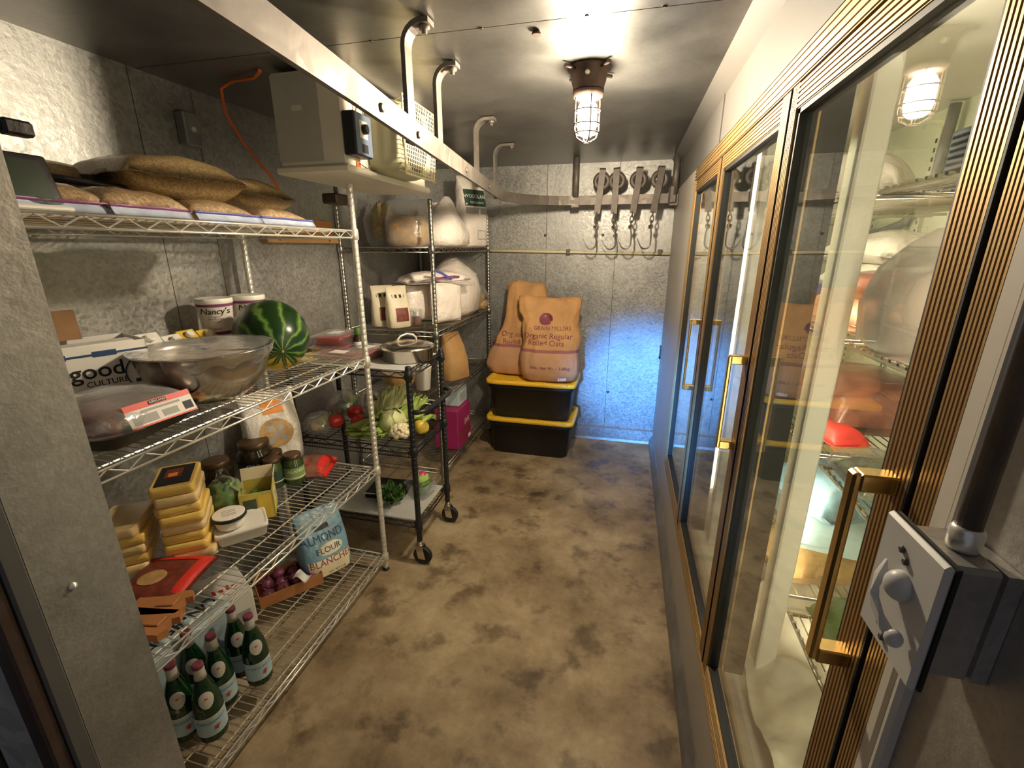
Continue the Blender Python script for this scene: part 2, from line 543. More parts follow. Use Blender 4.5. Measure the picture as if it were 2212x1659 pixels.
    def blob(s, rx, ry, rz, c=(0, 0, 0), n=14, m=10, amp=0., nf=10., seed=0.):
        rings = []
        for i in range(m + 1):
            th = PI * (i + .02) / (m + .04)
            ring = []
            for j in range(n):
                ph = 2 * PI * j / n
                d = Vector((math.sin(th) * math.cos(ph), math.sin(th) * math.sin(ph), -math.cos(th)))
                k = 1 + (noise.noise(d * nf * .3 + Vector((seed, 0, seed))) * amp if amp else 0)
                ring.append((c[0] + d.x * rx * k, c[1] + d.y * ry * k, c[2] + d.z * rz * k))
            rings.append(ring)
        return s.rings(rings, True, True)
    def sheet(s, fn, nu, nv, t=.0015):
        """thin shell of a surface fn(u,v)->Vector, u,v in 0..1, given thickness t along its normal"""
        top = []; bot = []
        for i in range(nu + 1):
            for j in range(nv + 1):
                u, v = i / nu, j / nv
                p = Vector(fn(u, v)); e = 1e-3
                du = Vector(fn(min(1, u + e), v)) - Vector(fn(max(0, u - e), v)); dv = Vector(fn(u, min(1, v + e))) - Vector(fn(u, max(0, v - e)))
                nn = du.cross(dv)
                nn = nn.normalized() if nn.length > 1e-12 else Vector((0, 0, 1))
                top.append(tuple(p + nn * t / 2)); bot.append(tuple(p - nn * t / 2))
        m = nv + 1; o = len(top); fs = []
        for i in range(nu):
            for j in range(nv):
                a = i * m + j
                fs.append((a, a + m, a + m + 1, a + 1)); fs.append((o + a, o + a + 1, o + a + m + 1, o + a + m))
        for i in range(nu):
            fs.append((i * m, o + i * m, o + (i + 1) * m, (i + 1) * m)[::-1]); fs.append((i * m + nv, (i + 1) * m + nv, o + (i + 1) * m + nv, o + i * m + nv)[::-1])
        for j in range(nv):
            fs.append((j, j + 1, o + j + 1, o + j)[::-1]); fs.append((nu * m + j, o + nu * m + j, o + nu * m + j + 1, nu * m + j + 1)[::-1])
        return s.add(top + bot, fs, True)
    def xf(s, mx):
        s.V = [tuple(mx @ Vector(v)) for v in s.V]
        return s
    def bvh(s):
        return BVHTree.FromPolygons([Vector(v) for v in s.V], s.F)
    def build(s, name, m, parent=None, kind=None):
        me = bpy.data.meshes.new(name)
        me.from_pydata(s.V, [], s.F)
        me.polygons.foreach_set('use_smooth', s.S)
        me.materials.append(M[m] if isinstance(m, str) else m)
        me.update()
        o = bpy.data.objects.new(name, me)
        COL.objects.link(o)
        if parent is not None:
            o.parent = parent
        if kind:
            o['kind'] = kind
        return o

def rot(axis, deg):
    return Matrix.Rotation(R(deg), 4, axis)

def mv(x, y, z):
    return Matrix.Translation((x, y, z))

def tag(o, label, cat, group=None):
    o['label'] = label
    o['category'] = cat
    if group:
        o['group'] = group
    return o

def T(name, label, cat, loc, rz=0., group=None):
    o = bpy.data.objects.new(name, None)
    o.empty_display_size = .05
    COL.objects.link(o)
    o.location = loc
    o.rotation_euler = (0, 0, R(rz))
    return tag(o, label, cat, group)

def struct(name, mb, m, parent=None):
    o = mb.build(name, m, parent)
    if parent is None:
        o['kind'] = 'structure'
    return o

def plain_copy(o, parent):
    c = o.copy()
    COL.objects.link(c)
    c.parent = parent
    for ch in list(o.children):
        plain_copy(ch, c)
    return c

def dup(o, loc, rz=0., label=None, group=None):
    c = plain_copy(o, None)
    c.location = loc
    c.rotation_euler = (0, 0, R(rz))
    if label:
        c['label'] = label
    if group:
        c['group'] = group
    return c

_tc = {}
def text_geo(body, size=1., align='CENTER', shear=0., space=1., bold=0.):
    k = (body, align, shear, space, bold)
    if k not in _tc:
        cu = bpy.data.curves.new('lettering', 'FONT')
        cu.body = body; cu.size = 1; cu.align_x = align; cu.align_y = 'CENTER'; cu.shear = shear; cu.space_character = space
        cu.resolution_u = 3; cu.offset = bold
        o = bpy.data.objects.new('lettering', cu)
        COL.objects.link(o)
        dg = bpy.context.evaluated_depsgraph_get()
        me = o.evaluated_get(dg).to_mesh()
        _tc[k] = ([tuple(v.co) for v in me.vertices], [tuple(p.vertices) for p in me.polygons])
        o.evaluated_get(dg).to_mesh_clear()
        bpy.data.objects.remove(o); bpy.data.curves.remove(cu)
    vs, fs = _tc[k]
    return [(v[0] * size, v[1] * size) for v in vs], fs

def put2d(pts, fs, org, U, V, bvh=None, lift=.0012, mb=None):
    """lay flat 2-D print on a surface: plane org+u*U+v*V, dropped onto the bvh along -N"""
    U = Vector(U).normalized(); V = Vector(V).normalized(); N = U.cross(V).normalized()
    org = Vector(org); out = []; hit = {}
    if bvh is not None:
        for i, (u, v) in enumerate(pts):
            h = bvh.ray_cast(org + U * u + V * v + N * .3, -N, .7)
            if h[0] is not None:
                hit[i] = (h[0] - org).dot(N)
    for i, (u, v) in enumerate(pts):
        d = 0.
        if hit:
            d = hit[i] if i in hit else hit[min(hit, key=lambda k: (pts[k][0] - u) ** 2 + (pts[k][1] - v) ** 2)]
        out.append(tuple(org + U * u + V * v + N * (d + lift)))
    mb = mb or MB()
    mb.add(out, fs, False)
    return mb

def grid2d(w, h, nx=8, ny=6, cx=0, cy=0):
    pts = [(cx - w / 2 + w * i / nx, cy - h / 2 + h * j / ny) for j in range(ny + 1) for i in range(nx + 1)]
    fs = [(j * (nx + 1) + i, j * (nx + 1) + i + 1, (j + 1) * (nx + 1) + i + 1, (j + 1) * (nx + 1) + i) for j in range(ny) for i in range(nx)]
    return pts, fs

def ellipse2d(w, h, n=24, rings=4, cx=0, cy=0):
    pts = [(cx, cy)]; fs = []
    for r in range(1, rings + 1):
        for j in range(n):
            a = 2 * PI * j / n
            pts.append((cx + w / 2 * r / rings * math.cos(a), cy + h / 2 * r / rings * math.sin(a)))
    for j in range(n):
        fs.append((0, 1 + j, 1 + (j + 1) % n))
    for r in range(1, rings):
        for j in range(n):
            a = 1 + (r - 1) * n; b = 1 + r * n
            fs.append((a + j, b + j, b + (j + 1) % n, a + (j + 1) % n))
    return pts, fs

XF = ((0, 1, 0), (0, 0, 1))     # print on a face that looks along +x
YF = ((1, 0, 0), (0, 0, 1))     # print on a face that looks along -y
ZF = ((0, 1, 0), (-1, 0, 0))    # print on a top face, read from +x side

def label_on(parent, body, size, org, face, m='ink', bvh=None, name='lettering', lift=.0014, **kw):
    pts, fs = text_geo(body, size, **kw)
    return put2d(pts, fs, org, face[0], face[1], bvh, lift).build(name, m, parent)

def patch_on(parent, w, h, org, face, m, bvh=None, name='print_panel', lift=.0008, nx=8, ny=6, ell=False):
    pts, fs = ellipse2d(w, h) if ell else grid2d(w, h, nx, ny)
    return put2d(pts, fs, org, face[0], face[1], bvh, lift).build(name, m, parent)

# ------------------------------------------------------------------ the room
LW, RW, FW, BW, CH = -1.72, .316, .437, 3.71, 2.20     # left, right, front, back wall faces, ceiling height
struct('floor', MB().box(-2.6, 2.6, -2.2, BW + .1, -.1, 0), 'concrete')

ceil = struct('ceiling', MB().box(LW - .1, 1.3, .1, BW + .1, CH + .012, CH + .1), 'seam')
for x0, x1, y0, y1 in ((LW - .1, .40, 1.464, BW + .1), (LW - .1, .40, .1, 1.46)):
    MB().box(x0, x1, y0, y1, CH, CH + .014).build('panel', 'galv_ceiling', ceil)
MB().lathe([(.014, 0), (.014, .004), (.009, .012)], 12, (-.30, 1.52, CH - .010)).build('plug', 'cast_brown', ceil)
for x, y in ((-.15, 1.462), (.05, 1.462), (-.45, 1.462), (-.8, 1.462)):
    MB().lathe([(.006, 0), (.006, .003)], 8, (x, y, CH - .003)).build('rivet', 'cast_brown', ceil)

wl = struct('wall_left', MB().box(LW - .1, LW - .012, FW - .1, BW + .1, 0, CH + .012), 'seam')
for y0, y1 in ((FW - .1, 1.43), (1.433, 1.675), (1.678, 2.75), (2.753, BW + .1)):
    MB().box(LW - .014, LW, y0, y1, 0, CH).build('panel', 'galv_wall', wl)

wb = struct('wall_back', MB().box(LW - .1, RW + .05, BW + .012, BW + .1, 0, CH + .012), 'seam')
for x0, x1 in ((LW, -.632), (-.629, -.092), (-.089, RW + .05)):
    MB().box(x0, x1, BW, BW + .014, 0, CH).build('panel', 'galv_wall', wb)
for x, z in ((-.64, 1.69), (-.19, 1.69), (-.075, .43), (-.46, .72)):
    MB().lathe([(.006, -.006), (.011, -.003), (.011, 0)], 10, (x, BW, z), 'y').build('rivet', 'cast_brown', wb)
bb = MB()
bb.rings([[(x, BW, 0), (x, BW - .030, 0), (x, BW - .025, .020), (x, BW - .023, .110), (x, BW, .120)] for x in (LW, RW)], False, True)
struct('baseboard_back', bb, 'galv_wall')

# right wall: header over the cooler doors, low base, the strip past the last door
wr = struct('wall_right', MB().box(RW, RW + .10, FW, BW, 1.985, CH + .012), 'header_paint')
MB().box(RW, RW + .10, 2.69, BW, 0, 1.985).build('end_strip', 'base_paint', wr)
MB().box(RW, RW + .10, FW, 2.69, .02, .315).build('base_panel', 'base_paint', wr)
MB().box(RW - .004, RW, 2.05, 2.053, 1.985, CH).build('seam', 'seam', wr)
MB().box(RW - .001, RW + .10, FW, .482, .315, 1.985).build('end_strip', 'white_paint', wr)
b = MB()
b.rings([[(RW + .02, y, 0), (RW - .030, y, 0), (RW - .024, y, .035), (RW - .004, y, .085), (RW, y, .09)] for y in (FW, BW - .03)], False, True)
struct('baseboard_right', b, 'galv_dark')
struct('trim_1', MB().box(RW - .012, RW + .01, .4372, .449, 0, CH, .004), 'white_paint')
struct('trim_2', MB().box(RW - .006, RW + .01, .452, .466, 0, CH, .003), 'white_paint')
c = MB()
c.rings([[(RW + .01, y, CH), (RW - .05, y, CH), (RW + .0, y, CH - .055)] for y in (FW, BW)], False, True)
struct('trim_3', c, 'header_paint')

# front wall with the doorway the picture was taken through
wf = struct('wall_front', MB().box(LW, -.744, .33, FW, 0, CH), 'galv_dark')
MB().box(-.744, -.740, .330, FW, 0, 2.12).build('jamb_sheet', 'galv_jamb', wf)
MB().lathe([(.0055, 0), (.0055, .0015), (.004, .004), (.0, .005)], 12, (-.740, .368, 1.135), 'x').build('screw', 'chrome', wf)
MB().box(RW, RW + .12, -.12, FW, 0, CH).build('jamb_sheet', 'galv_jamb', wf)
MB().box(-.744, RW, .33, FW, 2.12, CH + .01).build('header', 'galv_dark', wf)
struct('trim_4', MB().box(-.772, -.7385, .307, .3305, 0, 2.12, .003), 'header_paint')
struct('trim_5', MB().box(-.775, -.742, .288, .3068, 0, 2.12, .003), 'cast_brown')
# the open outer door, edge on, at the left of the opening
d1 = struct('door_1', MB().box(-.86, -.80, -.72, .245, 0.02, 2.1, .006), 'blue_door')
MB().box(-.80, -.775, -.70, .262, .03, 2.09, .004).build('gasket', 'gasket', d1)

# wall pipe along the back wall
o = MB().tube([(-1.20, BW - .022, 1.575), (RW - .002, BW - .022, 1.553)], .011, 10).build('wall_pipe', 'cream')
tag(o, 'thin cream pipe running level along the back wall below the hooks', 'pipe')
for x in (-.45, .24):
    MB().box(x - .015, x + .015, BW - .036, BW, 1.545, 1.585, .003).build('clip', 'hook_steel', o)

o = MB()
o.strip([(.335, BW, .845), (.335, BW - .03, .85), (.335, BW - .036, .83), (.335, BW - .036, .77), (.335, BW - .03, .75), (.335, BW, .755)], (.06, 0, 0), .012)
tag(o.build('pull_bracket', 'black_plastic'), 'small black pull handle on the back wall beside the cooler doors', 'bracket')

o = tag(MB().box(LW, LW + .045, 1.92, 2.49, 1.622, 1.650, .003).build('wooden_ledge', 'kraft'), 'tan wooden strip fixed to the left wall between the two shelving units', 'ledge')
for y in (2.0, 2.4):
    MB().lathe([(.006, .045), (.005, .048)], 8, (LW, y, 1.636), 'x').build('screw', 'hook_steel', o)
tag(MB().box(LW + .001, LW + .012, 2.05, 2.49, 1.651, 1.745, .002).build('cardboard_strip', 'tray_brown'), 'brown cardboard strip standing on the tan ledge against the left wall', 'cardboard')

# ------------------------------------------------------------------ ceiling lamp in its cage
LX, LY = -.172, 1.83
t = T('ceiling_lamp', 'lit caged jar lamp with a brown housing hanging from the metal ceiling', 'lamp', (LX, LY, CH))
MB().lathe([(.074, 0), (.074, -.010), (.064, -.014), (.060, -.045), (.054, -.062), (.054, -.070), (.050, -.074)], 28).build('housing', 'cast_brown', t)
MB().lathe([(.052, -.074), (.055, -.076), (.055, -.084), (.052, -.086), (.050, -.094), (.040, -.096)], 28).build('collar', 'cast_brown', t)
MB().lathe([(.005, -.009), (.008, -.007), (.008, 0)], 10, (0, -.059, -.034), 'y').build('screw', 'chrome', t)
for a in (45, 135, 225, 315):
    MB().tube([(.06 * math.cos(R(a)), .06 * math.sin(R(a)), -.012), (.105 * math.cos(R(a)), .105 * math.sin(R(a)), -.012)], .006, 6).build('lug', 'cast_brown', t)
MB().lathe([(.036, -.094), (.037, -.12), (.037, -.18), (.033, -.205), (.020, -.22), (.0005, -.225)], 24, caps=False).build('glass_jar', 'jar', t)
MB().lathe([(.014, -.098), (.024, -.106), (.033, -.122), (.0335, -.180), (.029, -.203), (.016, -.214), (.001, -.217)], 20).build('bulb', 'glow', t)
for a in (20, 110, 200, 290):
    ca, sa = math.cos(R(a)), math.sin(R(a))
    MB().tube([(.045 * ca, .045 * sa, -.09), (.045 * ca, .045 * sa, -.195), (.036 * ca, .036 * sa, -.222), (.012 * ca, .012 * sa, -.236)], .0028, 6).build('guard_bar', 'cast_brown', t)
for z, r_ in ((-.135, .045), (-.178, .045), (-.206, .042), (-.236, .012)):
    MB().tube([(r_ * math.cos(2 * PI * k / 20), r_ * math.sin(2 * PI * k / 20), z) for k in range(21)], .0026, 6).build('guard_ring', 'cast_brown', t)

# ------------------------------------------------------------------ overhead meat rail, hangers, trolley hooks
ZR = 1.92
pts = [(-.490, .10), (-.575, .92), (-.655, 1.6), (-.735, 2.32), (-.800, 2.90)]
cx, cy, rr = -.36, 2.96, .45
arc = []
for k in range(0, 11):
    a = R(183 - k * 9.3)
    arc.append((cx + rr * 1.0 * math.cos(a), 2.97 + .505 * math.sin(a)))
path = [(x, y, ZR) for x, y in pts] + [(x, y, ZR) for x, y in arc[1:]] + [(RW - .004, 3.475, ZR)]
t = tag(MB().strip(path, (0, 0, .062), .013).build('meat_rail', 'rail'), 'worn zinc overhead meat rail curving along the back wall', 'rail')
for x, y in ((-.597, 1.10), (-.628, 1.37), (-.70, 2.0), (-.76, 2.55), (-.79, 2.78)):
    MB().lathe([(.010, 0), (.010, .004), (.006, .006)], 10, (x + .008, y, ZR - .004), 'x').build('rivet', 'rail', t)
def hanger(yb, xb, rad):
    """flat bar bolted to the ceiling, bent down to the rail"""
    xr = -.628 - (yb - 1.36) * .117 - .014
    h = [(xb + .02, yb, CH - .010), (xb - .01, yb, CH - .010)]
    px = [(xr + rad, CH - .010)]
    for k in range(0, 7):
        a = R(90 + 15 * k)
        px.append((xr + rad + rad * math.cos(a), CH - .010 - rad + rad * math.sin(a)))
    h += [(x, yb, z) for x, z in px if x < xb - .012] + [(xr, yb, ZR - .028)]
    o = MB().strip(h, (0, .044, 0), .013).build('hanger', 'rail', t)
    MB().lathe([(.016, 0), (.016, -.010), (.008, -.010), (.008, -.022)], 6, (xb, yb, CH - .016)).build('bolt', 'rail', o)
for yb, xb in ((1.37, -.585), (1.675, -.620), (2.35, -.680), (2.93, -.722)):
    hanger(yb, xb, .055)
for x in (-.385, .285):
    MB().tube([(x, 3.475, ZR + .02), (x, 3.475, CH - .001)], .022, 12).build('post', 'rail', t)
    MB().box(x - .03, x + .03, 3.466, 3.49, ZR - .048, ZR + .03, .004).build('clamp', 'rail', t)
MB().box(.247, .305, 3.455, 3.495, ZR - .035, ZR + .085, .012).build('stop_block', 'hook_steel', t)

def trolley():
    t = T('trolley_hook', '', 'hook', (0, 0, 0), 0, 'meat hooks hanging on the back rail')
    w = MB(); n = 28
    rings = []
    for k in range(n):
        a = 2 * PI * k / n
        rings.append([((.044 + .017 * math.cos(b)) * math.cos(a), .011 * math.sin(b), (.044 + .017 * math.cos(b)) * math.sin(a)) for b in [2 * PI * q / 8 for q in range(8)]])
    rings.append(rings[0])
    w.rings(rings, True, False)
    wh = w.build('wheel', 'hook_steel', t)
    wh.location = (0, 0, .091)
    for k in range(3):
        a = R(90 + 120 * k)
        MB().tube([(.006 * math.cos(a), 0, .006 * math.sin(a)), (.036 * math.cos(a), 0, .036 * math.sin(a))], .007, 6).build('spoke', 'hook_steel', wh)
    MB().lathe([(.012, -.03), (.012, .016)], 10, axis='y').build('hub', 'hook_steel', wh)
    MB().strip([(0, .020, .10), (0, .020, .160), (0, .012, .170), (0, -.018, .170), (0, -.028, .160), (-.004, -.028, .06), (-.016, -.028, -.125)], (.042, 0, 0), .007).build('strap', 'hook_steel', t)
    x0 = -.017
    MB().tube([(x0, -.028, -.115), (x0, -.028, -.150)], .006, 6).build('pin', 'hook_steel', t)
    for k in range(2):
        zc = -.150 - .032 * k; pl = []
        for q in range(13):
            a = 2 * PI * q / 12
            pl.append((x0 + (.011 * math.cos(a) if k == 0 else 0), -.028 + (.011 * math.cos(a) if k else 0), zc - .016 + .024 * math.sin(a)))
        MB().tube(pl, .0042, 6, False).build('chain_link', 'hook_steel', t)
    h = []
    for q in range(10):
        a = R(90 - q * 36)
        h.append((x0 + .012 * math.cos(a), -.028, -.215 + .014 * math.sin(a)))
    h += [(x0 + .004, -.028, -.235), (x0 + .010, -.028, -.26), (x0 + .014, -.028, -.31)]
    for q in range(0, 8):
        a = R(0 - q * 21)
        h.append((x0 - .022 + .036 * math.cos(a), -.028, -.325 + .040 * math.sin(a)))
    h += [(x0 - .070, -.028, -.318), (x0 - .082, -.028, -.295)]
    rad = [.0052] * (len(h) - 4) + [.005, .004, .003, .001]
    MB().tube(h, rad, 8).build('hook', 'hook_dark', t)
    return t
tr = trolley()
TL = ['meat hook on a wheel on the back rail, leftmost of the four', 'second meat hook from the left on the back rail', 'third meat hook from the left on the back rail', 'meat hook on the back rail beside the grey stop block, rightmost']
for i, (x, a) in enumerate(((-.209, 2), (-.098, -3), (.038, 3), (.176, 4))):
    o = tr if i == 0 else dup(tr, (0, 0, 0))
    o.location = (x, 3.475, ZR + .031); o.rotation_euler = (0, R(a), R(a * 1.5)); o['label'] = TL[i]

# ------------------------------------------------------------------ evaporator unit
t = T('evaporator_unit', 'off-white refrigeration evaporator with a cream fan guard under the ceiling', 'evaporator', (-1.135, 1.9, CH))
MB().box(-.135, .135, -.32, .36, -.315, -.012, .004).build('cabinet', 'unit_white', t)
MB().box(-.1352, .05, -.3222, -.320, -.3, -.02).build('side_panel', 'unit_grey', t)
MB().box(-.15, .155, -.335, .375, -.342, -.316, .006).build('drip_tray', 'unit_white', t)
for x in (-.11, .11):
    for y in (-.28, .32):
        MB().tube([(x, y, -.013), (x, y, -.0005)], .008, 6).build('hanger_stud', 'chrome', t)
s = MB()
lv = [(.135, .162, .160, 0, 0, 7), (.20, .160, .158, 0, 0, 7), (.245, .150, .148, 0, 0, 6), (.262, .142, .140, 0, 0, 6)]
s.loft(lv, 40, 6)
s.xf(mv(0, -.005, -.187) @ Matrix(((0, 0, 1, 0), (1, 0, 0, 0), (0, .84, 0, 0), (0, 0, 0, 1))))
s.build('fan_housing', 'olive', t)
MB().lathe([(.118, .2625), (.118, .2628)], 32, (0, -.005, -.187), 'x').build('fan_opening', 'dark', t)
MB().lathe([(.03, .262), (.03, .275), (.02, .28)], 16, (0, -.005, -.187), 'x').build('fan_hub', 'blue_grey', t)
g = MB()
for k in range(19):
    y = -.15 + .29 * k / 18
    g.tube([(.285, y, -.325), (.285, y, -.055)], .0017, 4)
for k in range(19):
    z = -.325 + .27 * k / 18
    g.tube([(.2855, -.15, z), (.2855, .14, z)], .0017, 4)
g.tube([(.285, -.15, -.325), (.285, .14, -.325), (.285, .14, -.055), (.285, -.15, -.055), (.285, -.15, -.325)], .004, 6)
for y, z in ((-.145, -.32), (.135, -.32), (.135, -.06), (-.145, -.06)):
    g.tube([(.25, y * .93, z + (.01 if z < -.2 else -.01)), (.285, y, z)], .003, 5)
g.build('fan_guard', 'cream', t, 'stuff')
MB().box(-.06, -.02, -.3225, -.3218, -.135, -.118).build('sticker', 'unit_white', t)
MB().lathe([(.008, 0), (.008, .012), (.0045, .013)], 10, (.135, -.11, -.255), 'x').build('cable_clip', 'chrome', t)

t = T('temperature_controller', 'small black control box with a round knob on the evaporator front', 'controller', (-1.0, 1.63, 1.985))
MB().box(.0005, .05, -.055, .055, -.07, .07, .004).build('case', 'black_plastic', t)
MB().box(.05, .053, -.052, .052, -.067, .067, .002).build('front_plate', 'blue_grey', t)
MB().box(.053, .054, -.028, .022, -.012, .045).build('dial_plate', 'unit_white', t)
MB().lathe([(.017, .054), (.016, .068), (.012, .070)], 18, (0, -.003, .018), 'x').build('knob', 'black_plastic', t)
MB().box(.053, .0535, -.02, .02, -.058, -.03).build('label_plate', 'dark', t)
cw = MB().tube([(-.996, 1.655, 2.05), (-.985, 1.66, 2.09), (-.99, 1.655, 2.13), (-.996, 1.65, 2.185)], .0025, 6).build('control_cable', 'orange')
tag(cw, 'short red cable rising from the black control box on the evaporator', 'cable')
cw = MB().tube([(-.994, 1.66, 1.90), (-.98, 1.69, 1.885), (-.985, 1.72, 1.90), (-.99, 1.725, 1.96), (-.994, 1.715, 2.06), (-.996, 1.71, 2.15)], .0016, 6).build('sensor_wire', 'seam')
tag(cw, 'thin dark sensor wire looping down the evaporator front beside the control box', 'cable')
tag(MB().box(-.9995, -.997, 1.645, 1.672, 1.886, 1.906).build('warning_tag', 'orange'), 'small orange tag on the evaporator front under the control box', 'tag')

cd = MB().tube([(-1.29, 1.56, 2.19), (-1.35, 1.60, 2.185), (-1.46, 1.62, 2.19), (-1.52, 1.62, 2.17), (-1.54, 1.64, 2.10), (-1.53, 1.70, 2.0), (-1.50, 1.78, 1.90), (-1.49, 1.82, 1.84)], .006, 8).build('orange_cord', 'orange')
tag(cd, 'orange cord dropping from the ceiling behind the evaporator', 'cord')
o = MB().box(-1.40, -1.32, 1.98, 2.10, 1.795, 1.84, .006).build('cord_plug_block', 'cast_brown')
o = tag(o, 'dark brown block under the left end of the evaporator', 'block')
MB().tube([(-1.36, 2.04, 1.84), (-1.36, 2.04, CH - .002)], .010, 8).build('drop_rod', 'galv_dark', o)
o = tag(MB().box(LW, LW + .045, 1.58, 1.65, 1.98, 2.10, .005).build('junction_box', 'galv_dark'), 'dark junction box high on the left wall above the grain bags', 'box')
MB().lathe([(.01, .045), (.01, .049)], 10, (LW, 1.615, 2.04), 'x').build('screw', 'chrome', o)
o = MB().box(-.742, -0.725, .4372, .468, 1.730, 1.748, .003).build('door_latch', 'black_plastic')
tag(o, 'small black latch sticking out of the left door jamb', 'latch')

# ------------------------------------------------------------------ cooler doors
fr = T('cooler_door_frame', 'bronze metal frame around the three glass cooler doors', 'frame', (RW, 1.57, .315))
def ridged(mb, y0, y1, z0, z1, x0, x1, n, vertical=True):
    """bronze extrusion with fine raised ridges on its face"""
    mb.box(x0, x1, y0, y1, z0, z1)
    for k in range(n):
        if vertical:
            w = (y1 - y0) / n; a = y0 + w * k
            mb.box(x0 - .003, x0 + .0005, a + w * .2, a + w * .72, z0, z1)
        else:
            w = (z1 - z0) / n; a = z0 + w * k
            mb.box(x0 - .003, x0 + .0005, y0, y1, a + w * .2, a + w * .72)
    return mb
def local(mb):
    return mb.xf(mv(-RW + .014, -1.57, -.315))
local(ridged(MB(), .482, 2.69, 1.925, 1.985, RW - .012, RW + .05, 4, False)).build('head_rail', 'gold', fr)
local(ridged(MB(), .482, 2.69, .315, .355, RW - .012, RW + .05, 3, False)).build('sill_rail', 'gold', fr)
local(ridged(MB(), .482, .516, .355, 1.925, RW - .012, RW + .05, 6)).build('stile', 'gold', fr)
local(ridged(MB(), 2.655, 2.69, .355, 1.925, RW - .012, RW + .05, 3)).build('stile', 'gold', fr)
for y in (1.2, 1.95):
    local(MB().box(RW + .035, RW + .10, y - .012, y + .012, .355, 1.925)).build('mullion', 'gasket', fr)
local(MB().box(RW + .03, RW + .05, .516, .528, .355, 1.925)).build('gasket', 'gasket', fr)

DOORS = [('glass cooler door nearest the switch, with a gold bar handle', .527, 1.190), ('middle one of the three glass cooler doors', 1.205, 1.942), ('glass cooler door farthest away, beside the back wall', 1.957, 2.648)]
ZB, ZT = .362, 1.918
for i, (lab, y0, y1) in enumerate(DOORS):
    t = T('cooler_door', lab, 'door', (RW + .026, (y0 + y1) / 2, ZB), 0, 'glass cooler doors')
    hy = (y1 - y0) / 2; h = ZT - ZB; sw = .052
    ridged(MB(), -hy, -hy + sw, 0, h, -.024, .020, 7).build('stile', 'gold', t)
    ridged(MB(), hy - .040, hy, 0, h, -.024, .020, 4).build('stile', 'gold', t)
    ridged(MB(), -hy + sw, hy - .040, h - .048, h, -.024, .020, 5, False).build('rail', 'gold', t)
    ridged(MB(), -hy + sw, hy - .040, 0, .045, -.024, .020, 4, False).build('rail', 'gold', t)
    MB().box(-.0275, .020, -hy - .0035, -hy - .0003, 0, h).build('edge_seal', 'gasket', t)
    g = MB()
    a0, a1, b0, b1 = -hy + sw, hy - .040, .045, h - .048
    for q in ((a0, a0 + .010, b0, b1), (a1 - .012, a1, b0, b1), (a0, a1, b0, b0 + .010), (a0, a1, b1 - .010, b1)):
        g.box(-.022, .012, *q)
    g.build('gasket', 'gasket', t)
    MB().box(-.010, -.006, a0 + .010, a1 - .012, b0 + .010, b1 - .010).build('glass_pane', 'pane', t)
    hz0, hz1 = ((.715, .990), (.715, .973), (.65, .955))[i]
    hh = T('handle', '', '', (0, -hy + .026, 0))
    del hh['label'], hh['category']
    hh.parent = t
    MB().box(-.064, -.025, -.012, .012, hz1 - .022, hz1, .002).build('handle_post', 'bright_gold', hh)
    MB().box(-.064, -.025, -.012, .012, hz0, hz0 + .022, .002).build('handle_post', 'bright_gold', hh)
    MB().box(-.071, -.061, -.009, .009, hz0, hz1, .003).build('handle_bar', 'bright_gold', hh)

# ------------------------------------------------------------------ inside of the cooler behind the doors
FX = 1.04
fb = struct('wall_cooler_back', MB().box(FX, FX + .08, .40, 2.80, 0, CH), 'freezer_wall')
struct('wall_cooler_near', MB().box(RW + .10, FX, .36, .46, 0, CH), 'freezer_wall')
struct('wall_cooler_far', MB().box(RW + .10, FX, 2.70, 2.80, 0, CH), 'freezer_wall')
struct('floor_cooler', MB().box(RW + .10, FX, .46, 2.70, .05, .30), 'white_paint')
struct('ceiling_cooler', MB().box(RW + .05, FX, .46, 2.70, 2.06, CH - .005), 'white_paint')
for y in (.62, 1.12, 1.28, 1.74, 1.86, 2.06, 2.38, 2.62):
    o = MB().box(FX - .014, FX, y - .014, y + .014, .32, 2.0).build('shelf_standard', 'freezer_wall', fb)
    n = MB()
    for k in range(54):
        n.box(FX - .0155, FX - .0138, y - .004, y + .004, .36 + k * .03, .374 + k * .03)
    n.build('slots', 'dark', o)
for y, w in ((1.2, 'nearer'), (1.95, 'farther')):
    o = MB().box(.452, .502, y - .030, y + .030, .30, 2.06, .004).build('inner_post', 'white_plastic')
    tag(o, w + ' white upright post standing inside the cooler behind the glass', 'post', 'white posts inside the cooler')
    MB().box(.44, .470, y + .10, y + .130, .302, 2.0, .006).build('cable_cover', 'white_plastic', o)
for yv, lb in ((.565, 'added upright fill tube inside the cooler beside the wall with the switch'), (1.262, 'added upright fill tube inside the cooler on the first inner post'), (2.012, 'added upright fill tube inside the cooler on the second inner post')):
    t = T('fill_tube', lb, 'lamp', (.425 if yv < 1 else .487, yv, .50), 0, 'fill tubes added inside the cooler')  # upright tubes added out of view to light the posts and goods
    MB().tube([(0, 0, .03), (0, 0, 1.45)], .011, 10).build('tube', 'fill_tube_glow', t)
    MB().box(-.020, .020, -.032, -.014, 0, 1.48, .003).build('housing', 'white_plastic', t)
    for zz in (0, 1.45):
        MB().box(-.012, .012, -.016, .012, zz, zz + .03, .003).build('socket', 'white_plastic', t)
t = T('fill_tube', 'long added fill tube hidden inside the cooler above the glass doors', 'lamp', (.405, 1.55, 2.03), 0, 'fill tubes added inside the cooler')  # unseen tube added behind the head rail, brightens the cooler from above
MB().tube([(0, -1.02, 0), (0, 1.02, 0)], .012, 10).build('tube', 'fill_tube_glow', t)
MB().box(-.025, .025, -1.06, 1.06, .014, .029, .003).build('housing', 'white_plastic', t)
for y in (-1.03, 1.03):
    MB().box(-.012, .012, y - .012, y + .012, -.014, .016, .003).build('socket', 'white_plastic', t)

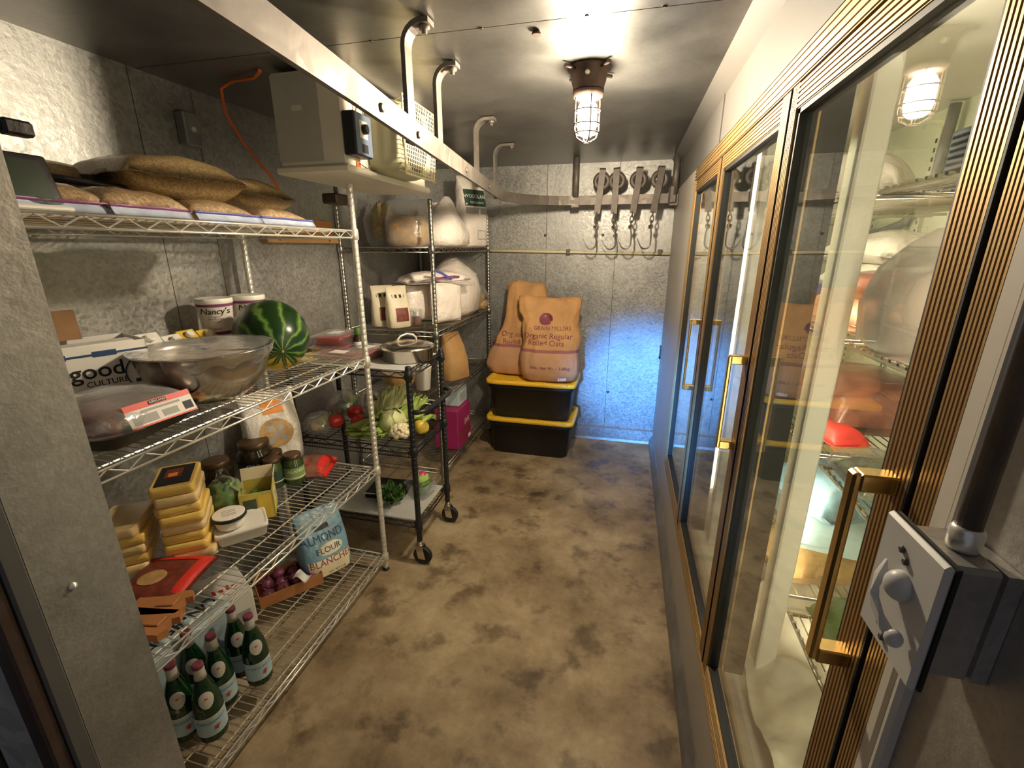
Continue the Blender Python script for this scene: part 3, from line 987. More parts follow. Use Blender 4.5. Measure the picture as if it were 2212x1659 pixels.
# ------------------------------------------------------------------ wire shelving
def wire_shelf(parent, x0, x1, y0, y1, z, m, post, step=.024, rods=4, truss_t=.0038, sides='fblr', name='shelf'):
    """one wire shelf: zig-zag truss rim, long support rods, dense cross wires, corner collars"""
    s = bpy.data.objects.new(name, None); COL.objects.link(s); s.parent = parent
    d = MB(); n = max(2, int((y1 - y0) / step))
    for k in range(1, n):
        y = y0 + (y1 - y0) * k / n
        d.tube([(x0, y, z), (x1, y, z)], .0016, 4, False)
    for k in range(1, rods + 1):
        x = x0 + (x1 - x0) * k / (rods + 1)
        d.tube([(x, y0, z - .004), (x, y1, z - .004)], .0028, 5, False)
    for x in (x0 + .03, x1 - .03):
        d.tube([(x, y0, z - .004), (x, y1, z - .004)], .0028, 5, False)
    d.build('wire_deck', m, s, 'stuff')
    def truss(ax, fixed, a, b):
        q = MB(); P = (lambda u, zz: (fixed, u, zz)) if ax == 'y' else (lambda u, zz: (u, fixed, zz))
        q.tube([P(a, z), P(b, z)], truss_t, 6); q.tube([P(a, z - .028), P(b, z - .028)], truss_t, 6)
        k = max(2, int(abs(b - a) / .042)); k += k % 2
        q.tube([P(a + (b - a) * i / k, z - .002 if i % 2 else z - .026) for i in range(k + 1)], .0022, 5)
        q.build('truss', m, s)
    g = .014
    if 'f' in sides: truss('y', x1, y0 + g, y1 - g)
    if 'b' in sides: truss('y', x0, y0 + g, y1 - g)
    if 'l' in sides: truss('x', y0, x0 + g, x1 - g)
    if 'r' in sides: truss('x', y1, x0 + g, x1 - g)
    for x in (x0, x1):
        for y in (y0, y1):
            MB().lathe([(post + .0012, .010), (post + .005, .004), (post + .006, -.034), (post + .0012, -.036)], 14, (x, y, z), caps=False).build('collar', m, s)
    return s

def post_mesh(r, h, n=12, pitch=.0254):
    p = [(r * .8, 0), (r, .004)]
    k = 1
    while k * pitch < h - .01:
        z = k * pitch
        p += [(r, z - .0014), (r - .0004, z - .0008), (r - .0004, z + .0008), (r, z + .0014)]
        k += 1
    p += [(r, h - .004), (r * .7, h)]
    return MB().lathe(p, n)

def shelving(name, label, x0, x1, y0, y1, zs, top, m, mp, r=.0127):
    t = T(name, label, 'shelving', ((x0 + x1) / 2, (y0 + y1) / 2, 0))
    hx, hy = (x1 - x0) / 2, (y1 - y0) / 2
    first = None
    for x in (-hx, hx):
        for y in (-hy, hy):
            if first is None:
                p = first = post_mesh(r, top - .012).build('post', mp, t)
            else:
                p = first.copy(); COL.objects.link(p); p.parent = t
            p.location = (x, y, .012)
            f = MB().lathe([(r * .9, -.012), (r * 1.25, -.010), (r * 1.25, -.004), (r * .7, .0)], 12).build('foot', 'black_plastic', p)
    for z in zs:
        wire_shelf(t, -hx, hx, -hy, hy, z, m, r)
    return t

U1X0, U1X1, U1Y0, U1Y1 = -1.655, -1.10, .525, 1.745
ZS1, ZS2, ZS3, ZS4 = 1.665, 1.125, .583, .092
shelving('wire_shelving', 'chrome wire shelving unit nearest the doorway along the left wall', U1X0, U1X1, U1Y0, U1Y1, (ZS4, ZS3, ZS2, ZS1), 1.845, 'chrome', 'chrome')
U2X0, U2X1, U2Y0, U2Y1 = -1.70, -1.10, 2.535, 3.66
YS1, YS2, YS3, YS4 = 1.60, 1.10, .66, .17
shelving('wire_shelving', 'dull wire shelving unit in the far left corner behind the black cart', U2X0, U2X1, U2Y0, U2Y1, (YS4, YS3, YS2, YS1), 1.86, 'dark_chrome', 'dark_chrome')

# ------------------------------------------------------------------ black utility cart
CX0, CX1, CY0, CY1 = -1.60, -.945, 1.835, 2.225
t = T('utility_cart', 'black wire utility cart on casters between the two shelving units', 'cart', ((CX0 + CX1) / 2, (CY0 + CY1) / 2, 0))
hx, hy = (CX1 - CX0) / 2, (CY1 - CY0) / 2
ZC1, ZC2, ZC3 = 1.045, .625, .24
pp = None
for x in (-hx, hx):
    for y in (-hy, hy):
        if pp is None:
            p = pp = post_mesh(.0145, .94, 12).build('post', 'black_wire', t)
        else:
            p = pp.copy(); COL.objects.link(p); p.parent = t
        p.location = (x, y, .135)
        c = bpy.data.objects.new('caster', None); COL.objects.link(c); c.parent = t; c.location = (x, y, 0)
        MB().lathe([(.048, -.013), (.051, -.008), (.051, .008), (.048, .013)], 24, (.012, 0, .052), 'y').build('wheel', 'rubber_wheel', c)
        f = MB().strip([(.014, -.019, .040), (.006, -.019, .085), (0, -.016, .112), (0, .016, .112), (.006, .019, .085), (.014, .019, .040)], (.040, 0, 0), .004)
        f.build('fork', 'steel', c)
        MB().lathe([(.011, .112), (.016, .114), (.016, .128), (.010, .136)], 12).build('stem', 'steel', c)
wire_shelf(t, -hx, hx, -hy, hy, ZC1, 'black_wire', .0145, .03, 3)
wire_shelf(t, -hx, hx, -hy, hy, ZC3, 'black_wire', .0145, .03, 3)
MB().box(-hx + .02, hx - .02, -hy + .01, hy - .01, ZC1 + .003, ZC1 + .006).build('shelf_liner', 'pale_plastic', t)
MB().box(-hx + .02, hx - .02, -hy + .01, hy - .01, ZC3 + .003, ZC3 + .006).build('shelf_liner', 'pale_plastic', t)
k = wire_shelf(t, -hx, hx, -hy, hy, ZC2 + .035, 'black_wire', .0145, .03, 3, name='basket')
k.location.z = 0
bk = MB(); bh = .07
for zz in (ZC2 - .02,):
    bk.tube([(-hx + .015, -hy + .01, zz), (hx - .015, -hy + .01, zz), (hx - .015, hy - .01, zz), (-hx + .015, hy - .01, zz), (-hx + .015, -hy + .01, zz)], .003, 5)
for k2 in range(45):
    x = -hx + .02 + (2 * hx - .04) * k2 / 44
    for y in (-hy + .01, hy - .01):
        bk.tube([(x, y * 1.03, ZC2 + .008), (x, y, ZC2 - .02)], .0017, 4, False)
for k2 in range(26):
    y = -hy + .015 + (2 * hy - .03) * k2 / 25
    for x in (-hx + .012, hx - .012):
        bk.tube([(x * 1.02, y, ZC2 + .008), (x, y, ZC2 - .02)], .0017, 4, False)
bk.build('basket_wires', 'black_wire', k, 'stuff')
MB().tube([(hx, -hy, .85), (hx + .03, -hy + .002, .85), (hx + .058, -hy + .03, .85), (hx + .065, -hy + .07, .85), (hx + .065, hy - .07, .85), (hx + .058, hy - .03, .85), (hx + .03, hy - .002, .85), (hx, hy, .85)], .0115, 10).build('push_handle', 'black_wire', t)

# ------------------------------------------------------------------ shelves inside the cooler
def cooler_shelf(y0, y1, z, lab, x0=.505, x1=.965):
    t = T('cooler_shelf', lab, 'shelf', ((x0 + x1) / 2, (y0 + y1) / 2, z), 0, 'wire shelves inside the cooler')
    hx, hy = (x1 - x0) / 2, (y1 - y0) / 2
    d = MB()
    for k in range(int((x1 - x0) / .024) + 1):
        x = -hx + k * .024
        d.tube([(x, -hy, 0), (x, hy, 0)], .0022, 4, False)
    d.build('wire_deck', 'steel', t, 'stuff')
    fb_ = MB().tube([(-hx, -hy, .0), (-hx, hy, .0)], .0055, 6)
    n = int((y1 - y0) / .028)
    for k in range(n):
        y = -hy + .014 + k * .028
        fb_.box(-hx - .004, -hx + .004, y - .004, y + .004, .004, .009)
    fb_.build('front_rail', 'steel', t)
    for y in (-hy, hy):
        MB().tube([(-hx, y, -.004), (hx + .068, y, -.004)], .0055, 6).build('end_rail', 'steel', t)
    return t
for z, w in ((1.71, 'top'), (1.385, 'second'), (1.08, 'third'), (.63, 'lowest')):
    cooler_shelf(.52, 1.165, z, w + ' wire shelf behind the nearest cooler door')
    cooler_shelf(1.24, 1.915, z, w + ' wire shelf behind the middle cooler door')
    cooler_shelf(1.99, 2.66, z, w + ' wire shelf behind the farthest cooler door')

# ------------------------------------------------------------------ switch box and conduit on the right wall
t = T('switch_box', 'grey cast switch box with a rotary lever on the wall right of the doors', 'switch', (RW, .400, 1.30))
MB().box(-.050, -.012 + .0, -.028, .036, -.052, .058, .004).build('back_box', 'galv_jamb', t)
MB().box(-.012, -.0005, -.028, .030, -.050, .056).build('back_box_rim', 'galv_jamb', t)
MB().box(-.0535, -.0502, -.040, .044, -.058, .064).build('gasket', 'gasket', t)
MB().box(-.061, -.0537, -.041, .045, -.059, .065, .003).build('cover_plate', 'pale_plastic', t)
MB().blob(.012, .013, .014, (-.063, -.002, .016), 16, 10).build('boss', 'pale_plastic', t)
MB().strip([(-.064, .020, .020), (-.072, .014, .008), (-.076, .003, -.006), (-.075, -.012, -.016), (-.071, -.022, -.022)], (0, .006, .010), .006).build('lever', 'pale_plastic', t)
MB().blob(.007, .007, .008, (-.070, -.023, -.0225), 12, 8).build('lever_tip', 'pale_plastic', t)
for y, z in ((.010, .045), (.002, .038), (.012, -.036), (.004, -.046)):
    MB().lathe([(.0034, -.0005), (.0034, -.0022), (.002, -.003)], 10, (-.061, y, z), 'x').build('screw', 'hook_steel', t)
o = MB().tube([(RW - .026, .402, 1.3635), (RW - .026, .402, 2.19)], .0085, 14).build('conduit', 'hook_steel')
tag(o, 'grey conduit pipe rising from the switch box on the right wall', 'pipe')
MB().lathe([(.0105, 1.3585), (.0115, 1.362), (.0115, 1.376), (.0095, 1.380)], 18, (RW - .026, .402, 0)).build('coupling', 'chrome', o)

# ------------------------------------------------------------------ black totes with yellow lids, oat sacks
def tote():
    t = T('storage_tote', '', 'storage tote', (0, 0, 0), 0, 'black totes with yellow lids')
    s = MB()
    s.loft([(.002, .295, .170, 0, 0), (.02, .305, .178, 0, 0), (.25, .325, .198, 0, 0), (.252, .337, .210, 0, 0), (.285, .340, .212, 0, 0)], 48, 9)
    s.build('body', 'black_plastic', t)
    l = MB()
    l.loft([(.286, .350, .222, 0, 0), (.288, .356, .228, 0, 0), (.315, .354, .226, 0, 0), (.318, .345, .218, 0, 0), (.3185, .315, .190, 0, 0), (.308, .310, .185, 0, 0)], 48, 10)
    lid = l.build('lid', 'yellow_plastic', t)
    for x0, x1 in ((-.30, -.20), (-.11, -.03), (.05, .13), (.22, .30)):
        MB().box(x0, x1, -.2262, -.195, .31, .3205, .003).build('lug', 'yellow_plastic', lid)
    for sx in (-1, 1):
        MB().box(sx * .345 - .012, sx * .345 + .012, -.07, .07, .262, .287, .004).build('handle', 'black_plastic', t)
    return t
tt = tote(); tt.location = (-.655, 3.40, 0); tt.rotation_euler = (0, 0, R(0)); tt['label'] = 'lower black tote with a yellow lid, standing on the floor'
t2 = dup(tt, (-.650, 3.39, .3085), R(0), 'upper black tote with a yellow lid, carrying the oat sacks')
for o, w in ((tt, 1.0), (t2, 1.0)):
    o.scale = (.99, .95, 1.0)

def oat_sack(label, loc, rz, w, d, h, levels, seed, mtl):
    t = T('oat_sack', label, 'sack', loc, rz, 'brown paper oat sacks')
    s = MB().loft(levels, 72, 3.6, .014, 9, seed, True, True, .05, 1.3)
    s.build('sack_body', mtl, t)
    return t, s
lv = [(.0, .18, .10, 0, 0), (.015, .205, .125, 0, 0), (.07, .222, .14, 0, 0), (.16, .222, .135, 0, 0), (.24, .212, .12, 0, .0), (.30, .208, .105, .005, .01), (.34, .204, .10, .0, .015), (.38, .204, .09, .0, .02), (.42, .208, .08, 0, .025), (.46, .212, .07, -.005, .03), (.52, .235, .06, -.01, .035), (.585, .22, .03, -.02, .035), (.615, .205, .008, -.03, .035)]
t, s = oat_sack('right brown paper sack of rolled oats on the upper tote', (-.520, 3.335, .627), 2, 0, 0, 0, lv, 3.1, 'kraft_a')
bv = s.bvh()
label_on(t, 'Organic Regular', .056, (-.01, -.3, .345), YF, 'maroon_ink', bv, lift=.003)
label_on(t, 'Rolled Oats', .056, (-.02, -.3, .295), YF, 'maroon_ink', bv, lift=.003)
label_on(t, 'GRAIN MILLERS', .040, (.02, -.3, .400), YF, 'maroon_ink', bv, lift=.003)
label_on(t, '50lbs. Net Wt. (22.68kg)', .030, (.02, -.3, .115), YF, 'maroon_ink', bv, lift=.003)
patch_on(t, .06, .022, (.11, -.3, .030), YF, 'skin_stain', bv, 'tag', .003)
patch_on(t, .10, .085, (-.03, -.3, .465), YF, 'maroon_ink', bv, 'printed_emblem', .004, ell=True)
lv = [(.0, .16, .10, -.02, 0), (.015, .195, .125, -.02, 0), (.08, .208, .135, -.02, 0), (.18, .198, .13, -.005, 0), (.26, .180, .115, .02, .0), (.30, .175, .11, .035, .0), (.34, .168, .10, .05, .01), (.38, .16, .095, .065, .01), (.42, .15, .085, .075, .02), (.46, .155, .085, .09, .03), (.52, .155, .07, .085, .04), (.60, .15, .045, .08, .04), (.68, .135, .022, .07, .04), (.715, .12, .008, .065, .04)]
t, s = oat_sack('left brown paper sack of rolled oats, leaning behind its neighbour on the tote', (-.825, 3.475, .627), -4, 0, 0, 0, lv, 8.3, 'kraft_a')
bv = s.bvh()
label_on(t, 'Organic Regular', .056, (.10, -.3, .325), YF, 'maroon_ink', bv, lift=.003)
label_on(t, 'Rolled Oats', .056, (.07, -.3, .272), YF, 'maroon_ink', bv, lift=.003)
patch_on(t, .11, .11, (.09, -.3, .555), YF, 'maroon_ink', bv, 'printed_emblem', .004, ell=True)

# ================================================================== goods on the chrome shelving: top shelf
D1, D2, D3, D4 = ZS1 + .0045, ZS2 + .0045, ZS3 + .0045, ZS4 + .0045      # deck heights
def grain_bag(label, loc, rz, w, l, t, seed, mtl='grain', strip=None, pitch=0, roll=0, group='clear bags of grain on the top shelf', flat=True):
    b = T('grain_bag', label, 'bag', loc, rz, group)
    b.rotation_euler = (R(pitch), R(roll), R(rz))
    MB().pillow(w, l, t, 22, .010, seed, 11, flat).build('filled_bag', mtl, b)
    if strip:
        x0 = w / 2 + .004
        def f(u, v):
            return (x0 + .010 + .004 * math.sin(9 * v + seed) - .012 * u, (v - .5) * l * .92, .001 + .020 * u)
        MB().sheet(f, 3, 14, .0016).build('bag_flap', 'flap_blue', b)
        def g(u, v):
            return (x0 + .003 + .004 * math.sin(9 * v + seed) - .003 * u, (v - .5) * l * .93, .0185 + .006 * u)
        MB().sheet(g, 2, 14, .0022).build('zip_strip', strip, b)
    return b
M['flap_blue'] = mat('blue_white_flap', (.52, .58, .74), .3, 0, .3, 18, coat=.5)
M['zip_purple'] = mat('purple_zip', (.26, .07, .20), .4)
M['zip_blue'] = mat('blue_zip', (.09, .10, .36), .4)
grain_bag('flat bag of grain at the front of the top shelf, beside the little screen', (-1.225, .735, D1), 0, .18, .22, .062, 1.0, 'grain', 'zip_purple')
grain_bag('flat bag of grain with a purple zip, second from the screen on the top shelf', (-1.215, .925, D1), 0, .18, .22, .066, 2.2, 'grain', 'zip_purple')
grain_bag('flat bag of grain with a blue zip, under the big bag on the top shelf', (-1.215, 1.155, D1), 0, .18, .25, .058, 3.7, 'grain', 'zip_blue')
grain_bag('flat bag of grain with a blue zip at the far end of the top shelf', (-1.215, 1.395, D1), 0, .18, .26, .055, 4.9, 'grain', 'zip_blue')
grain_bag('big brown bag of grain on the others, largest of the top shelf', (-1.31, 1.125, D1 + .112), -6, .26, .34, .118, 5.5, 'grain_dark', flat=False)
grain_bag('brown bag of grain on the pile nearest the post at the top shelf end', (-1.40, 1.48, D1 + .105), 8, .26, .34, .118, 6.1, 'grain_dark', flat=False)
grain_bag('brown bag of grain lying at the back of the top shelf behind the screen', (-1.49, .93, D1 + .095), 0, .22, .30, .085, 7.7, 'grain_dark', flat=False)
o = MB()
o.loft([(.0, .085, .055, 0, 0), (.004, .09, .06, 0, 0), (.018, .095, .065, 0, 0), (.018, .090, .060, 0, 0), (.006, .084, .055, 0, 0)], 32, 6)
o = o.build('black_tray', 'black_plastic')
o.location = (-1.33, .925, D1 + .072); o.rotation_euler = (R(4), R(4), R(80))
tag(o, 'shallow black tray lying on the grain bags of the top shelf', 'tray')
t = T('display_screen', 'small tablet with a dark green screen standing in a white base', 'tablet', (-1.145, .695, D1), 0)
MB().box(-.03, .03, -.09, .058, 0, .010, .003).build('base', 'white_plastic', t)
mx = mv(.012, 0, .010) @ rot('Y', -14)
MB().box(-.006, .004, -.088, .052, 0, .098, .003).xf(mx).build('bezel', 'black_plastic', t)
MB().box(.0041, .0052, -.078, .036, .014, .086).xf(mx).build('screen', 'screen', t)
o = MB().sheet(lambda u, v: (-1.36 + .10 * u, .96 + .14 * v, D1 + .092 + .03 * math.sin(3 * u) + .008 * noise.noise(Vector((u * 5, v * 5, 2)))), 10, 12, .001).build('clear_bag', 'film_thin')
tag(o, 'crumpled clear plastic bag between the grain bags of the top shelf', 'bag')

# ------------------------------------------------------------------ second shelf
t = T('dairy_case', 'white and blue carton case with large black lettering and a raised brown flap', 'box', (-1.472, .955, D2), -20)
W, Dp, Hh = .235, .19, .20
MB().box(-Dp, 0, -W / 2, W / 2, 0, .004).build('bottom', 'white_card', t)
MB().box(-.004, 0, -W / 2, W / 2, 0, Hh).build('front_panel', 'white_card', t)
MB().box(-Dp, -Dp + .004, -W / 2, W / 2, 0, Hh).build('back_panel', 'white_card', t)
for y in (-W / 2, W / 2 - .004):
    MB().box(-Dp, 0, y, y + .004, 0, Hh).build('side_panel', 'white_card', t)
MB().box(-.06, -.001, -W / 2, W / 2 - .03, Hh, Hh + .003).build('flap', 'white_card', t)
MB().box(-.003, 0, -.05, .05, 0, .09).xf(mv(-.155, -W / 2 + .075, Hh) @ rot('Y', -8)).build('flap', 'brown_card', t)
MB().box(.0005, .0012, -W / 2, W / 2, Hh - .030, Hh - .024).build('print_line', 'navy', t)
for y0, y1 in ((-W / 2, -W / 2 + .045), (-.015, .04)):
    MB().box(.0005, .0014, y0, y1, Hh - .034, Hh - .018).build('print_tab', 'navy', t)
label_on(t, 'good', .062, (.0006, -.012, Hh - .075), XF, 'ink', bold=.012)
label_on(t, 'CULTURE', .023, (.0006, .004, Hh - .112), XF, 'ink', bold=.008)
MB().tube([(.001, .105 + .055 * math.cos(R(a)), Hh - .10 + .055 * math.sin(R(a))) for a in range(95, 245, 12)], .0024, 5).build('print_ring', 'navy', t)
MB().box(.0005, .0014, .07, .112, Hh - .128, Hh - .117).build('print_bar', 'navy', t)

def milk_carton(lab, x, y, rz, capm, h=.185):
    t = T('carton', lab, 'carton', (x, y, D2), rz, 'cartons at the back of the second shelf')
    MB().box(-.034, .034, -.034, .034, 0, h - .035, .003).build('body', 'white_card', t)
    b = MB(); z = h - .035
    b.rings([[(-.034, -.034, z), (.034, -.034, z), (.034, .034, z), (-.034, .034, z)], [(-.003, -.034, h), (.003, -.034, h), (.003, .034, h), (-.003, .034, h)]], False, True)
    b.build('gable', capm, t)
    MB().lathe([(.013, 0), (.014, .002), (.014, .013), (.012, .015)], 14).xf(mv(.022, 0, h - .018) @ rot('Y', 38)).build('cap', 'white_plastic', t)
    MB().box(.0343, .035, -.033, .033, h - .06, h - .045).build('print_band', 'navy', t)
milk_carton('white carton with a screw cap just behind the case with black lettering', -1.53, 1.075, 10, 'white_card')
milk_carton('white and blue carton, second behind the case with black lettering', -1.545, 1.150, -8, 'white_card', .195)
milk_carton('white carton standing left of the two yellow topped cartons', -1.545, 1.230, 5, 'white_card', .175)
milk_carton('yellow topped carton behind the steel bowl, nearer the doorway', -1.565, 1.305, 0, 'leaf_yellow', .178)
milk_carton('yellow topped carton behind the steel bowl, nearer the yogurt tubs', -1.565, 1.385, 0, 'leaf_yellow', .168)

t = T('meat_tray', 'black tray of meat in clear film with a red and white label', 'food tray', (-1.285, .835, D2), 10)
b = MB(); b.loft([(.0, .105, .125, 0, 0), (.004, .11, .13, 0, 0), (.038, .128, .150, 0, 0), (.040, .134, .156, 0, 0), (.036, .126, .148, 0, 0), (.012, .108, .128, 0, 0)], 40, 7)
b.build('tray', 'black_plastic', t)
mt = MB(); mt.loft([(.012, .10, .12, 0, 0), (.045, .108, .128, 0, 0), (.075, .09, .11, 0, 0), (.082, .05, .06, 0, 0)], 36, 5, .006, 20, 2)
mt.build('meat', 'meat_dark', t)
fm = MB(); fm.loft([(.035, .131, .153, 0, 0), (.070, .122, .140, 0, 0), (.092, .098, .115, -.005, 0), (.108, .06, .09, -.02, 0), (.110, .01, .02, -.02, 0)], 36, 4, .007, 16, 5)
fm.build('film', 'film', t)
mx = mv(.140, .035, .066) @ rot('Z', -14) @ rot('Y', -24)
def onlabel(w, h, z0, y0, m, nm, th=.0006, dx=0.):
    y0 = y0 - .035
    MB().box(-th, th, y0 - w / 2, y0 + w / 2, z0 - h / 2, z0 + h / 2).xf(mx @ mv(dx, 0, 0)).build(nm, m, t)
onlabel(.168, .062, 0, 0, 'white_card', 'label')
onlabel(.168, .015, .0235, 0, 'label_red', 'label_band', .0006, .0009)
onlabel(.168, .004, -.029, 0, 'label_red', 'label_band', .0006, .0009)
onlabel(.045, .010, .024, -.002, 'ink', 'label_plate', .0006, .0016)
onlabel(.060, .022, -.012, -.045, 'grey_ink', 'label_text_block', .0005, .0008)
onlabel(.040, .018, -.012, .018, 'grey_ink', 'label_text_block', .0005, .0008)
onlabel(.024, .022, -.010, .066, 'ink', 'barcode', .0005, .0008)
pts, fs = text_geo('KIRKLAND', .0085)
put2d(pts, fs, (.0024, -.037, .024), (0, 1, 0), (0, 0, 1)).xf(mx).build('lettering', 'white_card', t)
onlabel(.100, .006, .008, .0, 'grey_ink', 'label_text_block', .0005, .0008)

t = T('mixing_bowl', 'large steel mixing bowl stretched over with clear film', 'bowl', (-1.298, 1.140, D2), 0)
pr = [(.075, 0), (.10, .004), (.145, .042), (.172, .09), (.184, .135), (.188, .160), (.196, .162), (.196, .165), (.186, .164)]
inn = [(.180, .140), (.168, .092), (.14, .045), (.09, .008), (.001, .006)]
MB().lathe(pr + inn, 48, caps=False).build('bowl', 'steel', t)
MB().lathe([(.172, .120), (.10, .128), (.001, .124)], 40, caps=False).build('contents', 'tan_food', t)
fm = MB()
def fb2(u, v):
    a = 2 * PI * v; r_ = .199 * u
    z = .168 + .005 * math.sin(3 * a) * u * (1 - u) - .010 * (1 - u * u) + .0035 * noise.noise(Vector((r_ * math.cos(a) * 30, r_ * math.sin(a) * 30, 1)))
    return (r_ * math.cos(a), r_ * math.sin(a), z)
fm.sheet(lambda u, v: fb2(max(u, .01), v), 10, 48, .0008)
def skirt(u, v):
    a = R(-75) + R(190) * v
    dr = .045 * (1 + .5 * noise.noise(Vector((math.cos(a) * 3, math.sin(a) * 3, 4))))
    z = .168 - dr * u
    rr_ = .1995 - .020 * u * u + .0045 * noise.noise(Vector((math.cos(a) * 9, math.sin(a) * 9, u * 3)))
    return (rr_ * math.cos(a), rr_ * math.sin(a), z)
fm.sheet(skirt, 6, 72, .0008)
fm.build('film', 'film_thin', t)

o = MB().blob(.162, .134, .134, (0, 0, 0), 48, 32, .02, 6, 2)
o.xf(rot('Y', -90) @ rot('Y', 90))
mel = o.build('watermelon', 'melon')
mel.location = (-1.345, 1.485, D2 + .138); mel.rotation_euler = (R(-24), R(14), R(-38))
tag(mel, 'whole dark green watermelon with a yellow patch, beside the steel bowl', 'watermelon')
st = MB().lathe([(.006, 0), (.004, .006), (.001, .007)], 10, (.1615, 0, 0), 'x').build('stem_scar', 'kraft', mel)

def yogurt(lab, x, y, z, rz):
    t = T('yogurt_tub', lab, 'tub', (x, y, z), rz, 'white yogurt tubs on the second shelf')
    b = MB().lathe([(.052, 0), (.053, .003), (.062, .118), (.063, .120), (.063, .124)], 32)
    b.build('tub', 'tub', t)
    MB().lathe([(.0645, .118), (.0655, .120), (.0655, .136), (.063, .139), (.060, .137), (.001, .1365)], 32).build('lid', 'white_plastic', t)
    MB().lathe([(.0635, .108), (.0640, .117)], 32, caps=False).build('purple_band', 'purple_ink', t)
    MB().lathe([(.0535, .001), (.0542, .010)], 32, caps=False).build('purple_band', 'purple_ink', t)
    bv = b.bvh()
    label_on(t, "Nancy's", .032, (.2, 0, .090), XF, 'ink', bv, bold=.006, shear=.15)
    label_on(t, 'Organic', .010, (.2, .0, .070), XF, 'purple_ink', bv)
    label_on(t, 'WHOLE MILK', .009, (.2, .0, .060), XF, 'purple_ink', bv)
    label_on(t, 'YOGURT', .009, (.2, .0, .050), XF, 'purple_ink', bv)
    label_on(t, '32 OZ', .010, (.2, .0, .022), XF, 'ink', bv)
    return t
yogurt('white yogurt tub, upper one of the stack nearer the watermelon', -1.555, 1.615, D2 + .14, -34)
yogurt('white yogurt tub, lower one of the stack half hidden by the watermelon', -1.555, 1.615, D2, -30)
yogurt('white yogurt tub, upper one of the stack by the back post', -1.585, 1.475, D2 + .14, -46)
yogurt('white yogurt tub, lower one of the stack by the back post', -1.585, 1.475, D2, -46)

# ------------------------------------------------------------------ third shelf
def cheese_pack(lab, x, y, z, rz, m, top=False, w=.125, l=.185, h=.034, group=None):
    t = T('cheese_pack', lab, 'cheese', (x, y, z), rz, group)
    b = MB(); b.loft([(.0005, l / 2 - .004, w / 2 - .004, 0, 0), (.004, l / 2, w / 2, 0, 0), (h - .004, l / 2, w / 2, 0, 0), (h - .0005, l / 2 - .004, w / 2 - .004, 0, 0)], 40, 11, .003, 22, x * 9 + z * 31)
    b.build('block', m, t)
    if top:
        MB().box(-l / 2 + .018, l / 2 - .018, -w / 2 + .014, w / 2 - .014, h - .001, h + .0012).build('label', 'ink', t)
        MB().box(-.05, .02, -.030, .018, h + .0012, h + .0018).build('label_picture', 'photo_brown', t)
        MB().box(-.015, .012, -.02, .006, h + .0018, h + .0022).build('label_picture', 'orange_print', t)
    else:
        MB().box(-l / 2 - .0012, -l / 2 + .0005, -.03, .035, .007, h - .007).build('label', 'cream_card', t)
    return t
ORD = ['bottom', 'second', 'third', 'fourth', 'fifth', 'sixth', 'seventh', 'top']
random.seed(3)
for k in range(8):
    cheese_pack('%s pack of the taller stack of yellow cheese, counted from the shelf' % ORD[k], -1.412 + random.uniform(-.006, .006) + (.012 if k == 0 else -.0022 * k), 1.055 + random.uniform(-.005, .005) + (.008 if k == 0 else 0), D3 + .0345 * k, -50 + random.uniform(-5, 5), 'butter' if k % 3 else 'butter_pale', k == 7, group='taller stack of yellow cheese packs')
for k in range(5):
    cheese_pack('%s pack of the shorter stack of yellow cheese behind, counted from the shelf' % ORD[k], -1.545 + random.uniform(-.006, .006), .945 + random.uniform(-.006, .006), D3 + .0345 * k, -52 + random.uniform(-6, 6), 'butter' if k % 2 else 'butter_pale', False, group='shorter stack of yellow cheese packs')

t = T('tortilla_pack', 'flat red and brown food pack at the near end of the third shelf', 'package', (-1.345, .885, D3), 16)
b = MB(); b.pillow(.22, .21, .036, 18, .004, 4.4, 12)
b.build('pack', 'photo_brown', t); bv = b.bvh()
patch_on(t, .20, .035, (0, .082, .2), ((1, 0, 0), (0, 1, 0)), 'red_plastic', bv, 'red_border', .002)
patch_on(t, .03, .20, (.085, 0, .2), ((1, 0, 0), (0, 1, 0)), 'red_plastic', bv, 'red_border', .002)
patch_on(t, .08, .07, (-.02, -.02, .2), ((1, 0, 0), (0, 1, 0)), 'tan_food', bv, 'picture', .002, ell=True)
for i, (x, y, z, a, lab) in enumerate(((-1.235, .80, D3, 18, 'folded orange-brown cardboard sleeve at the near edge of the third shelf, the upper one'), (-1.205, .735, D3, 10, 'folded orange-brown cardboard sleeve at the near edge of the third shelf, the lower one'))):
    t = T('cardboard_sleeve', lab, 'cardboard', (x, y, z), a, 'cardboard sleeves on the third shelf')
    b = MB()
    n = [(-.09, -.045), (.05, -.045), (.062, -.02), (.045, -.012), (.045, .012), (.062, .02), (.05, .045), (-.09, .045)]
    b.rings([[(px, py, zz) for px, py in n] for zz in (.0, .022)], False, True)
    b.build('sleeve', 'tray_brown', t)
    MB().box(-.02, .03, -.018, .018, .022, .027, .002).build('flap', 'tray_brown', t)

